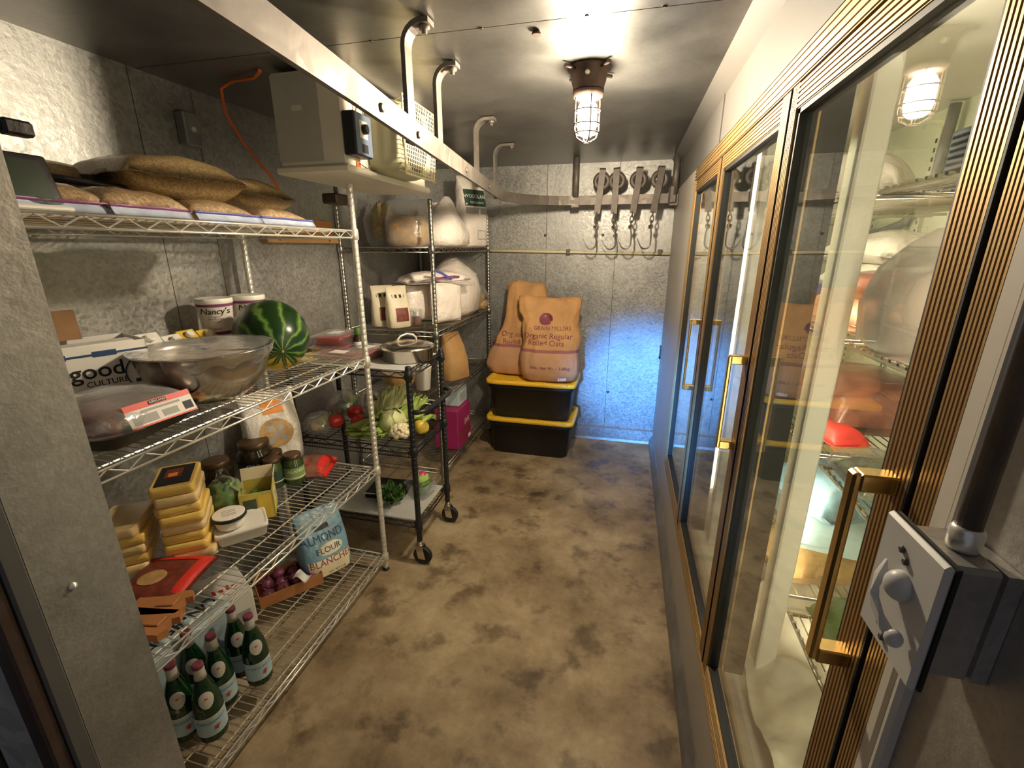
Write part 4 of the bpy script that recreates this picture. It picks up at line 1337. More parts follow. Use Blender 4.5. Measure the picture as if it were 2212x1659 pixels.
def jar(lab, x, y, r_, h, m, lidm, labm=None, text=None, rz=0, group=None):
    t = T('jar', lab, 'jar', (x, y, D3), rz, group)
    b = MB().lathe([(r_ * .86, 0), (r_, .006), (r_, h * .74), (r_ * .80, h * .84), (r_ * .78, h * .88)], 28)
    b.build('glass', m, t)
    MB().lathe([(r_ * .84, h * .86), (r_ * .86, h * .87), (r_ * .86, h * .985), (r_ * .80, h)], 28).build('lid', lidm, t)
    if labm:
        MB().lathe([(r_ + .0006, h * .20), (r_ + .0006, h * .60)], 28, caps=False).build('label', labm, t)
        MB().lathe([(r_ + .001, h * .24), (r_ + .001, h * .27)], 28, caps=False).build('label_line', 'white_card', t)
        if text:
            label_on(t, text, r_ * .42, (.2, 0, h * .48), XF, 'white_card', b.bvh(), lift=.0016)
    return t
jar('big dark jar of olives behind the small jars on the third shelf', -1.56, 1.515, .073, .19, 'jar_dark', 'lid_brown', 'ink', 'OLIVES', -40)
jar('small pickle jar nearest the big dark jar', -1.49, 1.545, .042, .135, 'jar_green', 'lid_brown', 'green_print', None, -30, 'small green jars on the third shelf')
jar('small pickle jar in the middle of the row of three', -1.445, 1.480, .042, .135, 'jar_green', 'lid_brown', 'green_print', None, -30, 'small green jars on the third shelf')
jar('small pickle jar with a clear green label, nearest the red meat pack', -1.385, 1.535, .044, .138, 'jar_green', 'lid_brown', 'green_label', 'JALAPENO', -30, 'small green jars on the third shelf')
jar('dark jar hidden behind the big jar of olives', -1.60, 1.35, .06, .17, 'jar_dark', 'lid_brown', None, None, -30)

t = T('flour_sack', 'white printed sack with an orange top standing behind the jars', 'bag', (-1.575, 1.645, D3), -30)
b = MB().loft([(0, .06, .10, 0, 0), (.01, .075, .118, 0, 0), (.10, .08, .122, 0, 0), (.20, .068, .118, 0, 0), (.29, .04, .115, -.01, 0), (.34, .012, .118, -.015, 0), (.375, .004, .122, -.012, 0)], 44, 3.4, .010, 9, 4, True, True, .05)
b.build('sack_body', 'white_bag', t); bv = b.bvh()
patch_on(t, .15, .13, (.3, 0, .19), XF, 'tan_food', bv, 'print_picture', .0016, ell=True)
patch_on(t, .09, .055, (.3, .01, .305), XF, 'orange_print', bv, 'print_panel', .0016)
for dy, dz in ((-.02, .215), (.02, .215), (0, .185), (-.025, .16), (.025, .165)):
    patch_on(t, .026, .026, (.3, dy, dz), XF, 'grey_ink', bv, 'print_mark', .0024, 2, 2)

t = T('sausage_pack', 'red topped pack of minced meat at the far end of the third shelf', 'package', (-1.375, 1.645, D3), 20)
b = MB(); b.pillow(.15, .20, .06, 20, .006, 6.6, 14)
b.build('meat', 'meat_dark', t); bv = b.bvh()
patch_on(t, .035, .18, (.055, 0, .2), ((1, 0, 0), (0, 1, 0)), 'red_plastic', bv, 'red_label', .0025)
patch_on(t, .05, .05, (-.02, -.03, .2), ((1, 0, 0), (0, 1, 0)), 'meat', bv, 'window', .002)
MB().sheet(lambda u, v: (.070 + .02 * u, -.095 + .19 * v, .014 - .006 * u + .004 * math.sin(8 * v)), 3, 12, .002).build('seal', 'red_plastic', t)

t = T('butter_box', 'open yellow and green carton box with a raised lid flap', 'box', (-1.355, 1.295, D3), -52)
W, Dp, Hh = .115, .13, .115
MB().box(-Dp / 2, Dp / 2, -W / 2, W / 2, 0, .003).build('bottom', 'box_yellow', t)
for q in ((Dp / 2 - .003, Dp / 2, -W / 2, W / 2), (-Dp / 2, -Dp / 2 + .003, -W / 2, W / 2), (-Dp / 2, Dp / 2, -W / 2, -W / 2 + .003), (-Dp / 2, Dp / 2, W / 2 - .003, W / 2)):
    MB().box(*q, 0, Hh).build('side_panel', 'box_yellow', t)
MB().box(-.0015, .0015, -W / 2, W / 2, 0, .050).xf(mv(-Dp / 2 + .002, 0, Hh) @ rot('Y', -8)).build('flap', 'cream_card', t)
MB().box(-Dp / 2, Dp / 2 - .03, -.0015, .0015, 0, .05).xf(mv(0, W / 2 - .002, Hh) @ rot('X', -12)).build('flap', 'cream_card', t)
MB().box(-.04, .03, -.0015, .0015, 0, .04).xf(mv(0, -W / 2 + .002, Hh) @ rot('X', 40)).build('flap', 'green_label', t)
MB().box(-.02, .02, W / 2 - .001, W / 2 + .0008, .045, .095).build('barcode_label', 'white_card', t)
MB().box(-.012, .012, W / 2, W / 2 + .0014, .054, .084).build('barcode', 'grey_ink', t)
MB().box(Dp / 2 - .001, Dp / 2 + .001, -.045, .0, .02, .09).build('print_panel', 'jar_green', t)
MB().box(Dp / 2 - .001, Dp / 2 + .001, .006, .05, .0, .10).build('print_panel', 'leaf_yellow', t)
b = MB(); b.blob(.035, .045, .035, (0, 0, .06), 16, 10, .3, 12, 3); b.build('greens', 'leaf_dark', t)

t = T('herb_bag', 'clear bag of green herbs squeezed between cheese stack and yellow carton', 'bag', (-1.44, 1.225, D3), -40)
b = MB(); b.blob(.045, .06, .075, (0, 0, .075), 20, 14, .5, 14, 6); b.build('herbs', 'leaf_dark', t)
b = MB(); b.blob(.052, .068, .088, (0, 0, .088), 20, 14, .35, 14, 9); b.build('film', 'film_thin', t)

t = T('food_box', 'white lidded plastic food container at the front of the third shelf', 'container', (-1.31, 1.155, D3), -42)
b = MB(); b.loft([(.0, .058, .072, 0, 0), (.006, .062, .076, 0, 0), (.036, .066, .080, 0, 0), (.037, .071, .085, 0, 0), (.050, .071, .085, 0, 0), (.052, .066, .080, 0, 0), (.047, .062, .076, 0, 0)], 44, 9)
b.build('box', 'white_plastic', t)
t = T('dip_tub', 'round white tub with a black rimmed lid on the food container', 'tub', (-1.325, 1.128, D3 + .0505), -40)
b = MB().lathe([(.042, 0), (.044, .003), (.050, .040)], 30); b.build('tub', 'tub', t)
MB().lathe([(.053, .036), (.056, .037), (.056, .047), (.054, .048)], 30).build('lid_rim', 'ink', t)
MB().lathe([(.052, .046), (.052, .0495), (.049, .0505), (.001, .0500)], 30).build('lid', 'white_card', t)
for q in (.02, .010, -.004, -.016):
    MB().box(-.0015 + q, .0015 + q, -.022, .022, .0505, .0511).build('print_line', 'grey_ink', t)
MB().box(.046, .0485, -.015, .015, .006, .032).build('price_label', 'white_card', t)

# ------------------------------------------------------------------ bottom shelf
def bottle():
    t = T('water_bottle', '', 'bottle', (0, 0, 0), 0, 'green mineral water bottles on the bottom shelf')
    b = MB().lathe([(.034, 0), (.040, .004), (.0415, .012), (.0415, .120), (.040, .140), (.034, .172), (.024, .205), (.0165, .232), (.0145, .250), (.0145, .262)], 30)
    b.build('glass', 'bottle', t); bv = b.bvh()
    MB().lathe([(.0172, .231), (.0152, .250), (.0155, .268), (.0155, .2715)], 20).build('foil', 'silver', t)
    MB().lathe([(.0158, .270), (.0160, .276), (.0150, .283), (.0120, .285)], 20).build('cap', 'maroon_ink', t)
    MB().lathe([(.0421, .030), (.0421, .103)], 30, caps=False).build('label', 'blue_label', t)
    MB().lathe([(.0424, .100), (.0424, .105)], 30, caps=False).build('label_edge', 'silver', t)
    patch_on(t, .040, .054, (.2, 0, .166), XF, 'silver', bv, 'neck_label', .0014, ell=True)
    label_on(t, 'S.PELLEGRINO', .0115, (.2, 0, .084), XF, 'navy', bv, lift=.0022)
    label_on(t, '*', .042, (.2, .012, .050), XF, 'red_ink', bv, lift=.0022, name='red_star', bold=.02)
    patch_on(t, .009, .005, (.2, 0, .172), XF, 'label_red', bv, 'red_mark', .0024, 2, 2)
    return t
bt = bottle()
BL = [(-1.178, .775, -36, 'green water bottle nearest the viewer, frontmost of the six'), (-1.262, .755, -40, 'green water bottle at the left of the six, half hidden by the door jamb'), (-1.232, .872, -36, 'green water bottle in the middle of the six, behind the frontmost'), (-1.322, .862, -40, 'green water bottle at the back left of the six, mostly hidden'), (-1.265, .985, -36, 'green water bottle at the back of the six, beside the rightmost'), (-1.178, .972, -32, 'green water bottle at the right of the six, farthest from the jamb')]
BL = [(x - .014, y + .034, a, lab) for x, y, a, lab in BL]
for i, (x, y, a, lab) in enumerate(BL):
    o = bt if i == 0 else dup(bt, (0, 0, 0))
    o.location = (x, y, D4); o.rotation_euler = (0, 0, R(a)); o['label'] = lab

t = T('water_case', 'pale blue shrink wrapped case of water behind the green bottles', 'case', (-1.46, .92, D4), -6)
MB().box(-.11, .11, -.17, .17, 0, .25, .012).build('case', 'pale_blue', t)
label_on(t, 'PELLEGRINO', .062, (.040, -.02, .2512), ZF, 'ink', bold=.015)
MB().box(-.02, .02, -.13, .12, .2503, .2508).build('print_panel', 'pale_blue', t)
MB().box(.1102, .1112, -.165, .165, .02, .07).build('print_band', 'navy', t)
for k in range(4):
    MB().lathe([(.018, 0), (.018, .006), (.012, .012)], 14, (.06, -.12 + .08 * k, .25)).build('cap', 'blue_label', t)
t = T('white_carton', 'white carton box with a red word behind the water case', 'box', (-1.555, 1.20, D4), -30)
MB().box(-.09, .12, -.10, .10, 0, .16, .004).build('carton', 'white_card', t)
for k, (x, w) in enumerate(((-.052, .022), (-.024, .016), (-.002, .02), (.026, .014), (.046, .02))):
    MB().box(.035 - .012 * (k % 2), .055, x, x + w * .8, .160, .1608).build('red_print', 'red_ink', t)
MB().box(.1201, .1208, -.08, .08, .03, .08).build('print_panel', 'grey_ink', t)
t = T('onion_tray', 'brown cardboard tray of purple onions on the bottom shelf', 'tray', (-1.42, 1.435, D4), -38)
b = MB()
for q in ((-.085, .085, -.13, .13, 0, .003), (.083, .086, -.13, .13, 0, .055), (-.086, -.083, -.13, .13, 0, .055), (-.086, .086, -.132, -.129, 0, .055), (-.086, .086, .129, .132, 0, .055)):
    b.box(*q)
b.build('tray', 'tray_brown', t)
k = 0
for x in (-.05, .0, .05):
    for y in (-.09, -.03, .03, .09):
        o = MB().blob(.027, .027, .024, (0, 0, 0), 16, 10, .25, 12, k * 3.1)
        o.tube([(0, 0, .02), (.004, .002, .034), (.010, .004, .042)], [.006, .003, .001], 6)
        o = o.build('purple_onion', 'purple_onion')
        o.parent = None
        p = t.matrix_basis
        a = R(-38)
        lx, ly = x + random.uniform(-.006, .006), y + random.uniform(-.006, .006)
        o.location = (-1.42 + lx * math.cos(a) - ly * math.sin(a), 1.435 + lx * math.sin(a) + ly * math.cos(a), D4 + .0275 + (.018 if k % 3 == 1 else 0))
        o.rotation_euler = (R(random.uniform(-40, 40)), R(random.uniform(-40, 40)), R(k * 70))
        tag(o, 'purple onion in the brown cardboard tray, %s row, %s' % (('back', 'middle', 'front')[int((x + .05) / .05 + .5)], ('leftmost', 'second from the left', 'second from the right', 'rightmost')[int((y + .09) / .06 + .5)]), 'onion', 'purple onions in the cardboard tray')
        k += 1
o = MB().sheet(lambda u, v: (-1.36 + .06 * u, 1.40 + .05 * v, D4 + .075 + .015 * math.sin(4 * u + 2 * v)), 6, 6, .001).build('paper_scrap', 'white_card')
tag(o, 'scrap of white paper on the purple onions', 'paper')
t = T('almond_flour_bag', 'pale blue bag of blanched almond flour slumped on the bottom shelf', 'bag', (-1.325, 1.585, D4), -30)
b = MB().loft([(0, .06, .095, 0, 0), (.008, .075, .108, 0, 0), (.07, .082, .112, -.005, 0), (.15, .065, .108, -.02, 0), (.215, .038, .104, -.04, 0), (.265, .014, .104, -.055, 0), (.30, .003, .104, -.065, 0)], 44, 3.4, .009, 10, 7, True, True, .04)
b.build('bag_body', 'blue_bag', t); bv = b.bvh()
patch_on(t, .20, .085, (.3, .0, .055), XF, 'cream_card', bv, 'print_panel', .0016, 12, 8)
patch_on(t, .12, .055, (.3, .01, .135), XF, 'coffee_bag', bv, 'print_picture', .0016, ell=True)
label_on(t, 'BLANCHED', .042, (.3, .01, .082), XF, 'maroon_ink', bv, lift=.003)
label_on(t, 'ALMOND', .046, (.3, -.01, .185), XF, 'navy', bv, lift=.003)
label_on(t, 'FLOUR', .038, (.3, -.0, .135), XF, 'navy', bv, lift=.003)
patch_on(t, .07, .018, (.3, -.0, .225), XF, 'ink', bv, 'brand_plate', .002, 4, 2)
label_on(t, 'NET WT 3 LB', .014, (.3, .02, .025), XF, 'ink', bv, lift=.003)
t = T('clear_bag', 'clear plastic bag lying behind the almond flour on the bottom shelf', 'bag', (-1.49, 1.61, D4), 20)
b = MB(); b.pillow(.20, .20, .09, 16, .012, 2, 12); b.build('film', 'film', t)
b = MB(); b.pillow(.14, .14, .06, 12, .012, 5, 12); b.build('contents', 'meat_dark', t)

# ================================================================== goods on the far shelving
E1, E2, E3, E4 = YS1 + .0045, YS2 + .0045, YS3 + .0045, YS4 + .0045
t = T('herb_bag', 'clear bag of dried brown herbs at the near left of the far top shelf', 'bag', (-1.51, 2.74, E1), 0)
b = MB(); b.blob(.085, .07, .115, (0, 0, .15), 24, 16, .3, 12, 3); b.build('herbs', 'herb', t)
b = MB(); b.loft([(.0, .09, .07, 0, 0), (.03, .11, .095, 0, 0), (.16, .115, .10, 0, 0), (.26, .09, .05, 0, 0), (.31, .10, .01, 0, 0)], 32, 2.6, .015, 9, 2); b.build('film', 'film_thin', t)
t = T('chip_bag', 'clear bag of tan chips on the far top shelf, behind the post', 'bag', (-1.315, 2.69, E1), 10)
b = MB(); b.loft([(.0, .09, .08, 0, 0), (.03, .12, .10, 0, 0), (.12, .12, .10, 0, 0), (.17, .09, .07, 0, 0), (.18, .05, .04, 0, 0)], 32, 2.6, .018, 16, 3); b.build('chips', 'tan_food', t)
b = MB(); b.loft([(.0, .095, .085, 0, 0), (.03, .13, .11, 0, 0), (.14, .135, .11, 0, 0), (.22, .12, .06, 0, 0), (.27, .13, .012, .01, 0)], 32, 2.6, .016, 9, 6); b.build('film', 'film', t)
t = T('flour_bag', 'slumped white bag of flour on the far top shelf beside the post', 'bag', (-1.215, 3.03, E1), 8)
b = MB(); b.loft([(.0, .115, .20, 0, 0), (.02, .145, .24, 0, 0), (.08, .150, .235, 0, 0), (.15, .12, .19, 0, .0), (.22, .075, .13, .0, .01), (.28, .035, .07, .01, .02), (.315, .006, .035, .015, .03)], 44, 2.6, .022, 7, 4, True, True, .04)
b.build('bag_body', 'white_bag', t)
t = T('white_bag', 'knotted white plastic bag on the far top shelf, leaning on the tall sack', 'bag', (-1.42, 3.32, E1), 0)
b = MB(); b.loft([(.0, .10, .13, 0, 0), (.03, .13, .16, 0, 0), (.12, .12, .15, 0, 0), (.22, .05, .07, 0, 0), (.26, .018, .02, 0, 0), (.31, .05, .05, 0, .01)], 36, 2.4, .02, 9, 8, True, True, .04)
b.build('bag_body', 'white_bag', t)
t = T('ingredient_sack', 'tall white sack with a dark green printed panel on the far top shelf', 'sack', (-1.175, 3.47, E1), -32)
b = MB(); b.loft([(.0, .07, .11, 0, 0), (.015, .085, .125, 0, 0), (.16, .09, .125, 0, 0), (.30, .08, .12, 0, 0), (.40, .055, .115, 0, 0), (.46, .030, .12, .0, 0), (.495, .006, .125, .0, 0)], 44, 3.4, .012, 8, 9, True, True, .06)
b.build('sack_body', 'white_bag', t); bv = b.bvh()
patch_on(t, .215, .115, (.3, .0, .345), XF, 'green_print', bv, 'print_panel', .002, 10, 6)
label_on(t, 'WOODLAND', .036, (.3, .0, .355), XF, 'white_card', bv, lift=.004)
label_on(t, 'INGREDIENTS', .022, (.3, .0, .312), XF, 'white_card', bv, lift=.004)
patch_on(t, .205, .045, (.3, .0, .255), XF, 'grey_ink', bv, 'print_panel', .002, 10, 4)
for w_, h_, dy, dz in ((.085, .003, .035, .115), (.085, .003, .035, .055), (.003, .06, .0775, .085), (.003, .06, -.0075, .085)):
    patch_on(t, w_, h_, (.3, dy, dz), XF, 'ink', bv, 'print_frame', .003, 4, 4)
o = MB().blob(.06, .06, .03, (0, 0, 0), 18, 10, .2, 9, 1).build('green_bundle', 'leaf_dark')
o.location = (-1.33, 3.52, E1 + .03)
tag(o, 'small dark green bundle behind the tall white sack', 'bundle')

# second far shelf
def small_bag(lab, x, y, rz):
    t = T('coffee_bag', lab, 'bag', (x, y, E2), rz, 'cream coffee bags on the far shelf')
    b = MB(); b.loft([(.0, .04, .065, 0, 0), (.008, .05, .075, 0, 0), (.09, .048, .075, 0, 0), (.16, .03, .07, 0, 0), (.22, .008, .068, -.005, 0), (.262, .004, .07, -.01, 0)], 32, 3.6, .006, 12, x * 9, True, True, .05)
    b.build('bag_body', 'coffee_bag', t); bv = b.bvh()
    patch_on(t, .085, .085, (.3, .01, .085), XF, 'photo_brown', bv, 'print_picture', .0016)
    patch_on(t, .08, .02, (.3, 0, .20), XF, 'ink', bv, 'print_band', .0016)
    for q in (-.03, 0, .03):
        patch_on(t, .014, .02, (.3, q, .20), XF, 'cream_card', bv, 'print_mark', .0026, 2, 2)
small_bag('cream bag with a dark picture, left one of the pair on the far second shelf', -1.52, 2.665, -48)
small_bag('cream bag with a dark picture, right one of the pair on the far second shelf', -1.40, 2.635, -38)
t = T('lidded_container', 'clear container with a red lid on the far second shelf', 'container', (-1.565, 3.0, E2 + .0), -35)
b = MB(); b.loft([(.0, .10, .13, 0, 0), (.012, .105, .135, 0, 0), (.15, .115, .145, 0, 0)], 36, 8); b.build('box', 'pale_plastic', t)
b = MB(); b.loft([(.151, .122, .152, 0, 0), (.172, .122, .152, 0, 0), (.176, .115, .146, 0, 0)], 36, 8); b.build('lid', 'red_plastic', t)
t = T('clamshell', 'small clear clamshell with a white tag on the far second shelf', 'container', (-1.36, 2.735, E2), -30)
b = MB(); b.loft([(.0, .045, .055, 0, 0), (.10, .055, .065, 0, 0), (.105, .05, .06, 0, 0)], 32, 6); b.build('box', 'clam', t)
b = MB(); b.loft([(.002, .04, .05, 0, 0), (.055, .044, .054, 0, 0), (.06, .03, .03, 0, 0)], 24, 5, .004, 20); b.build('contents', 'meat_dark', t)
MB().box(.0555, .057, -.015, .02, .065, .095).build('tag', 'white_card', t)
def zip_bag(lab, x, y, z, rz, w, h, d, strip, seed, lying=False):
    t = T('flour_zip_bag', lab, 'bag', (x, y, z), rz, 'zip bags of flour on the far second shelf')
    b = MB(); b.pillow(h, w, d, 24, .010, seed, 9, lying)
    if not lying:
        b.xf(mv(0, 0, h / 2) @ rot('Y', -90) @ rot('Z', 0))
        lo = min(v[2] for v in b.V)
        b.xf(mv(0, 0, -lo))
    b.build('filled_bag', 'flour', t)
    if lying:
        MB().sheet(lambda u, v: (h / 2 - .015 + .05 * u, (v - .5) * w * .96, .010 + .03 * u * math.sin(5 * v)), 3, 14, .0018).build('bag_flap', 'film_milky', t)
        MB().sheet(lambda u, v: (h / 2 - .012 + .010 * u, (v - .5) * w * .96, .016 + .003 * math.sin(7 * v)), 2, 14, .0025).build('zip_strip', strip, t)
    return t
zip_bag('upright zip bag of white flour on the far second shelf, left one', -1.385, 2.90, E2, -42, .21, .25, .10, 'zip_blue', 3)
zip_bag('upright zip bag of white flour on the far second shelf, right one by the corner', -1.175, 2.905, E2, -30, .25, .275, .11, 'zip_blue', 5)
t = zip_bag('zip bag of flour lying on top of the two upright ones', -1.265, 2.92, E2 + .262, -36, .50, .17, .080, 'zip_purple', 8, True)
inv = t.matrix_basis.inverted()
MB().strip([(-1.185, 2.74, E2 + .300), (-1.155, 2.84, E2 + .304), (-1.125, 2.94, E2 + .306), (-1.105, 3.03, E2 + .296)], (.0, .0, .016), .004).xf(inv).build('zip_strip', 'zip_purple', t)
MB().strip([(-1.18, 2.70, E2 + .365), (-1.155, 2.80, E2 + .335), (-1.125, 2.89, E2 + .290)], (.004, .002, .016), .004).xf(inv).build('zip_strip', 'zip_blue', t)
t = T('big_white_bag', 'large round clear-white bag behind the flour bags on the far second shelf', 'bag', (-1.275, 3.31, E2), 0)
b = MB(); b.loft([(.0, .13, .17, 0, 0), (.04, .18, .22, 0, 0), (.18, .20, .24, 0, 0), (.30, .16, .20, 0, 0), (.38, .08, .10, 0, 0), (.42, .03, .04, 0, 0)], 44, 2.3, .022, 6, 12, True, True, .05)
b.build('bag_body', 'flour', t)
b = MB(); b.loft([(.0, .14, .18, 0, 0), (.04, .19, .23, 0, 0), (.18, .213, .25, 0, 0), (.30, .172, .21, 0, 0), (.40, .09, .11, 0, 0), (.44, .02, .03, 0, 0)], 44, 2.3, .02, 8, 15, True, True, .05)
b.build('film', 'film_thin', t)
t = T('tan_bread_bag', 'clear bag of tan rolls at the right end of the far second shelf', 'bag', (-1.165, 3.545, E2), 0)
for k, (x, y, z) in enumerate(((-.02, -.05, .05), (.03, .03, .05), (-.02, .06, .055), (.01, -.01, .10))):
    MB().blob(.055, .055, .045, (x, y, z), 16, 10, .3, 10, k * 2.2).build('roll', 'tan_food', t)
b = MB(); b.loft([(.0, .07, .09, 0, 0), (.03, .095, .11, 0, 0), (.12, .09, .105, 0, 0), (.19, .05, .06, 0, 0), (.21, .02, .02, 0, 0)], 32, 2.5, .014, 10, 3); b.build('film', 'film_thin', t)

# third and bottom far shelf
t = T('paper_bag', 'brown paper bag with a folded top on the far third shelf', 'bag', (-1.20, 3.05, E3), -20)
b = MB(); b.loft([(.0, .075, .10, 0, 0), (.01, .09, .115, 0, 0), (.14, .085, .11, 0, 0), (.24, .055, .095, 0, 0), (.31, .02, .085, -.01, 0), (.345, .006, .08, -.015, 0)], 40, 3.2, .012, 9, 5, True, True, .05)
b.build('bag_body', 'kraft', t)
t = T('white_tub', 'white tapered tub on the far third shelf below the pan', 'tub', (-1.30, 2.73, E3), 0)
MB().lathe([(.045, 0), (.048, .003), (.062, .15), (.064, .152), (.064, .165), (.06, .168)], 28).build('tub', 'tub', t)
o = MB().box(-.02, .02, -.005, .005, 0, .13, .002).build('cardboard_piece', 'kraft')
o.location = (-1.19, 2.80, E3); tag(o, 'upright strip of tan cardboard beside the white tub', 'cardboard')
t = T('salad_bowl', 'brown wrapped bowl on the far third shelf under the cart top', 'bowl', (-1.46, 2.72, E3), 0)
MB().lathe([(.06, 0), (.07, .003), (.12, .07), (.135, .125), (.137, .128), (.128, .124), (.11, .07), (.05, .012), (.001, .012)], 32, caps=False).build('bowl', 'tan_food', t)
MB().lathe([(.134, .127), (.07, .135), (.001, .132)], 32, caps=False).build('film', 'film', t)
t = T('blue_carton', 'light blue carton hanging low beside the cart on the far bottom shelf', 'box', (-1.185, 3.03, E4 + .30), 0)
MB().box(-.06, .06, -.09, .09, 0, .13, .004).build('carton', 'pale_blue', t)
MB().box(.0601, .061, -.06, .05, .03, .09).build('print_panel', 'grey_ink', t)
t = T('magenta_box', 'dark magenta cardboard box on the far bottom shelf beside the cart', 'box', (-1.19, 2.98, E4), 0)
MB().box(-.09, .09, -.14, .14, 0, .298, .004).build('carton', 'magenta', t)
label_on(t, 'EVK', .06, (.0912, .05, .17), XF, 'cream_card', bold=.01)
MB().box(.0901, .0912, -.10, .12, .07, .11).build('print_panel', 'photo_brown', t)
MB().box(.0901, .0912, .08, .13, .01, .04).build('print_panel', 'white_card', t)

# ================================================================== goods on the cart
c1 = ZC1 + .007
t = T('saute_pan', 'wide steel pan with a domed lid and loop handle on the cart', 'pan', (-1.055, 2.06, c1), 0)
MB().lathe([(.115, 0), (.125, .004), (.130, .062), (.134, .064), (.130, .066)], 40).build('pan', 'steel', t)
MB().lathe([(.138, .064), (.140, .067), (.125, .076), (.07, .088), (.001, .092)], 40, caps=False).build('lid', 'steel', t)
MB().tube([(-.03, -.045, .085), (-.03, -.042, .105), (-.02, -.03, .122), (0, 0, .130), (.02, .03, .122), (.03, .042, .105), (.03, .045, .085)], .0055, 8).build('lid_handle', 'chrome', t)
MB().tube([(-.05, .125, .05), (-.045, .155, .055), (-.02, .172, .058), (.02, .172, .058), (.045, .155, .055), (.05, .125, .05)], .005, 8).build('side_handle', 'chrome', t)
def clam(lab, x, y, z, rz, w=.095, l=.115, h=.055, m='berry'):
    t = T('berry_clamshell', lab, 'container', (x, y, z), rz, 'clear boxes of red fruit and meat on the cart')
    b = MB(); b.loft([(.003, w * .82, l * .82, 0, 0), (h * .7, w * .9, l * .9, 0, 0), (h * .85, w * .6, l * .6, 0, 0)], 30, 5, .006, 34, x * 7); b.build('fruit', m, t)
    b = MB(); b.loft([(.0005, w * .86, l * .86, 0, 0), (h * .8, w, l, 0, 0), (h * .82, w * 1.05, l * 1.05, 0, 0), (h * .86, w * 1.05, l * 1.05, 0, 0), (h * .9, w * .93, l * .93, 0, 0), (h, w * .85, l * .85, 0, 0)], 34, 7); b.build('clamshell', 'clam', t)
    MB().box(-.03, .03, -.04, .04, h, h + .001).build('label', 'white_card', t)
clam('clear box of red fruit at the back of the cart top, topmost', -1.49, 2.10, c1 + .056, 5)
clam('clear box of red fruit at the back of the cart top, under another', -1.49, 2.09, c1, 0)
clam('clear box of red fruit at the middle of the cart top beside the pan', -1.285, 2.06, c1, -8, .085, .11, .05)
clam('clear box of red meat at the near edge of the cart top', -1.36, 1.925, c1, 90, .055, .13, .05, 'meat')
t = T('spice_bottle', 'small dark bottle with a green cap on the cart top', 'bottle', (-1.385, 2.14, c1), 0)
MB().lathe([(.022, 0), (.024, .003), (.024, .075), (.014, .092), (.014, .10)], 20).build('bottle', 'jar_dark', t)
MB().lathe([(.017, .098), (.018, .10), (.018, .132), (.016, .135)], 18).build('cap', 'leaf_dark', t)
MB().lathe([(.0245, .02), (.0245, .06)], 20, caps=False).build('label', 'white_card', t)
o = MB().pillow(.12, .16, .03, 14, .005, 3).build('yellow_packet', 'leaf_yellow')
o.location = (-1.53, 1.93, c1); tag(o, 'small yellow packet at the left edge of the cart top', 'package')

def leaf(mb, base, yaw, tilt, L, W, seed, curl=.35, ruff=.012):
    """one broad crinkled leaf rising from base"""
    def f(u, v):
        s = v - .5; wid = W * math.sin(PI * min(1, .12 + .80 * u)) ** .8
        y = s * wid; x = L * u
        z = curl * L * u * u - .55 * abs(s) ** 1.6 * W * .6 + ruff * noise.noise(Vector((u * 6 + seed, s * 7, seed))) * (.3 + u + abs(s))
        return Vector((x, y, z))
    q = MB().sheet(f, 9, 8, .0014)
    q.xf(mv(*base) @ rot('Z', yaw) @ rot('Y', -tilt))
    mb.add(q.V, q.F, True)

cb = ZC2 + .038
def lettuce(lab, x, y, rz, L, r_, m, seed, z=0., n=12, name='lettuce'):
    t = T(name, lab, 'lettuce', (x, y, cb + z), rz)
    b = MB(); b.blob(L * .5, r_ * .75, r_ * .72, (0, 0, r_ * .75), 20, 12, .25, 12, seed); b.build('heart', m, t)
    rnd = random.Random(seed)
    for k in range(n):
        l = MB(); a = 360 * k / n
        ca, sa = math.cos(R(a)), math.sin(R(a))
        leaf(l, (-L * .48, ca * r_ * .45, r_ * .75 + sa * r_ * .45), ca * 14 + rnd.uniform(-6, 6), max(-4, sa * 12), L * rnd.uniform(.95, 1.15), r_ * 1.25, seed + k, .10 + .12 * max(0, sa), .018)
        l.V = [(vx, vy, max(.002, vz)) for vx, vy, vz in l.V]
        l.build('leaf', m, t)
    return t
lettuce('pale green romaine lettuce at the right end of the cart basket', -1.10, 2.06, 62, .22, .060, 'lettuce', 11)
lettuce('pale romaine lettuce lying across the middle of the cart basket', -1.20, 2.11, 100, .20, .055, 'lettuce_pale', 23, .05)
lettuce('bright green lettuce in film at the front of the cart basket', -1.25, 1.915, 6, .20, .045, 'lettuce', 37)
def cabbage(lab, x, y, r_, m, seed, z=0.):
    t = T('cabbage', lab, 'cabbage', (x, y, cb + z), seed * 30)
    b = MB(); b.blob(r_ * .93, r_ * .93, r_ * .88, (0, 0, r_ * .92), 22, 14, .1, 8, seed); b.build('head', m, t)
    for k in range(6):
        l = MB(); a = 60 * k
        def f(u, v, a=a):
            th = R(150 - 125 * u); ph = R(a + (v - .5) * 84 * math.sin(PI * (.15 + .75 * u)))
            rr_ = r_ * (1.0 + .05 * noise.noise(Vector((u * 5, v * 5, seed + k))) + .03 * u)
            return Vector((rr_ * math.sin(th) * math.cos(ph), rr_ * math.sin(th) * math.sin(ph), max(-r_ * .9, rr_ * math.cos(th)) + r_ * .92))
        l.sheet(f, 9, 9, .0014).build('leaf', m, t)
    return t
cabbage('round pale green cabbage in the middle of the cart basket', -1.13, 1.985, .070, 'lettuce_pale', 3)
cabbage('pale cabbage behind the lettuces in the cart basket', -1.30, 2.13, .065, 'lettuce_pale', 7)
t = T('cauliflower', 'cream cauliflower wrapped in film at the near corner of the basket', 'cauliflower', (-1.045, 1.905, cb), 0)
b = MB()
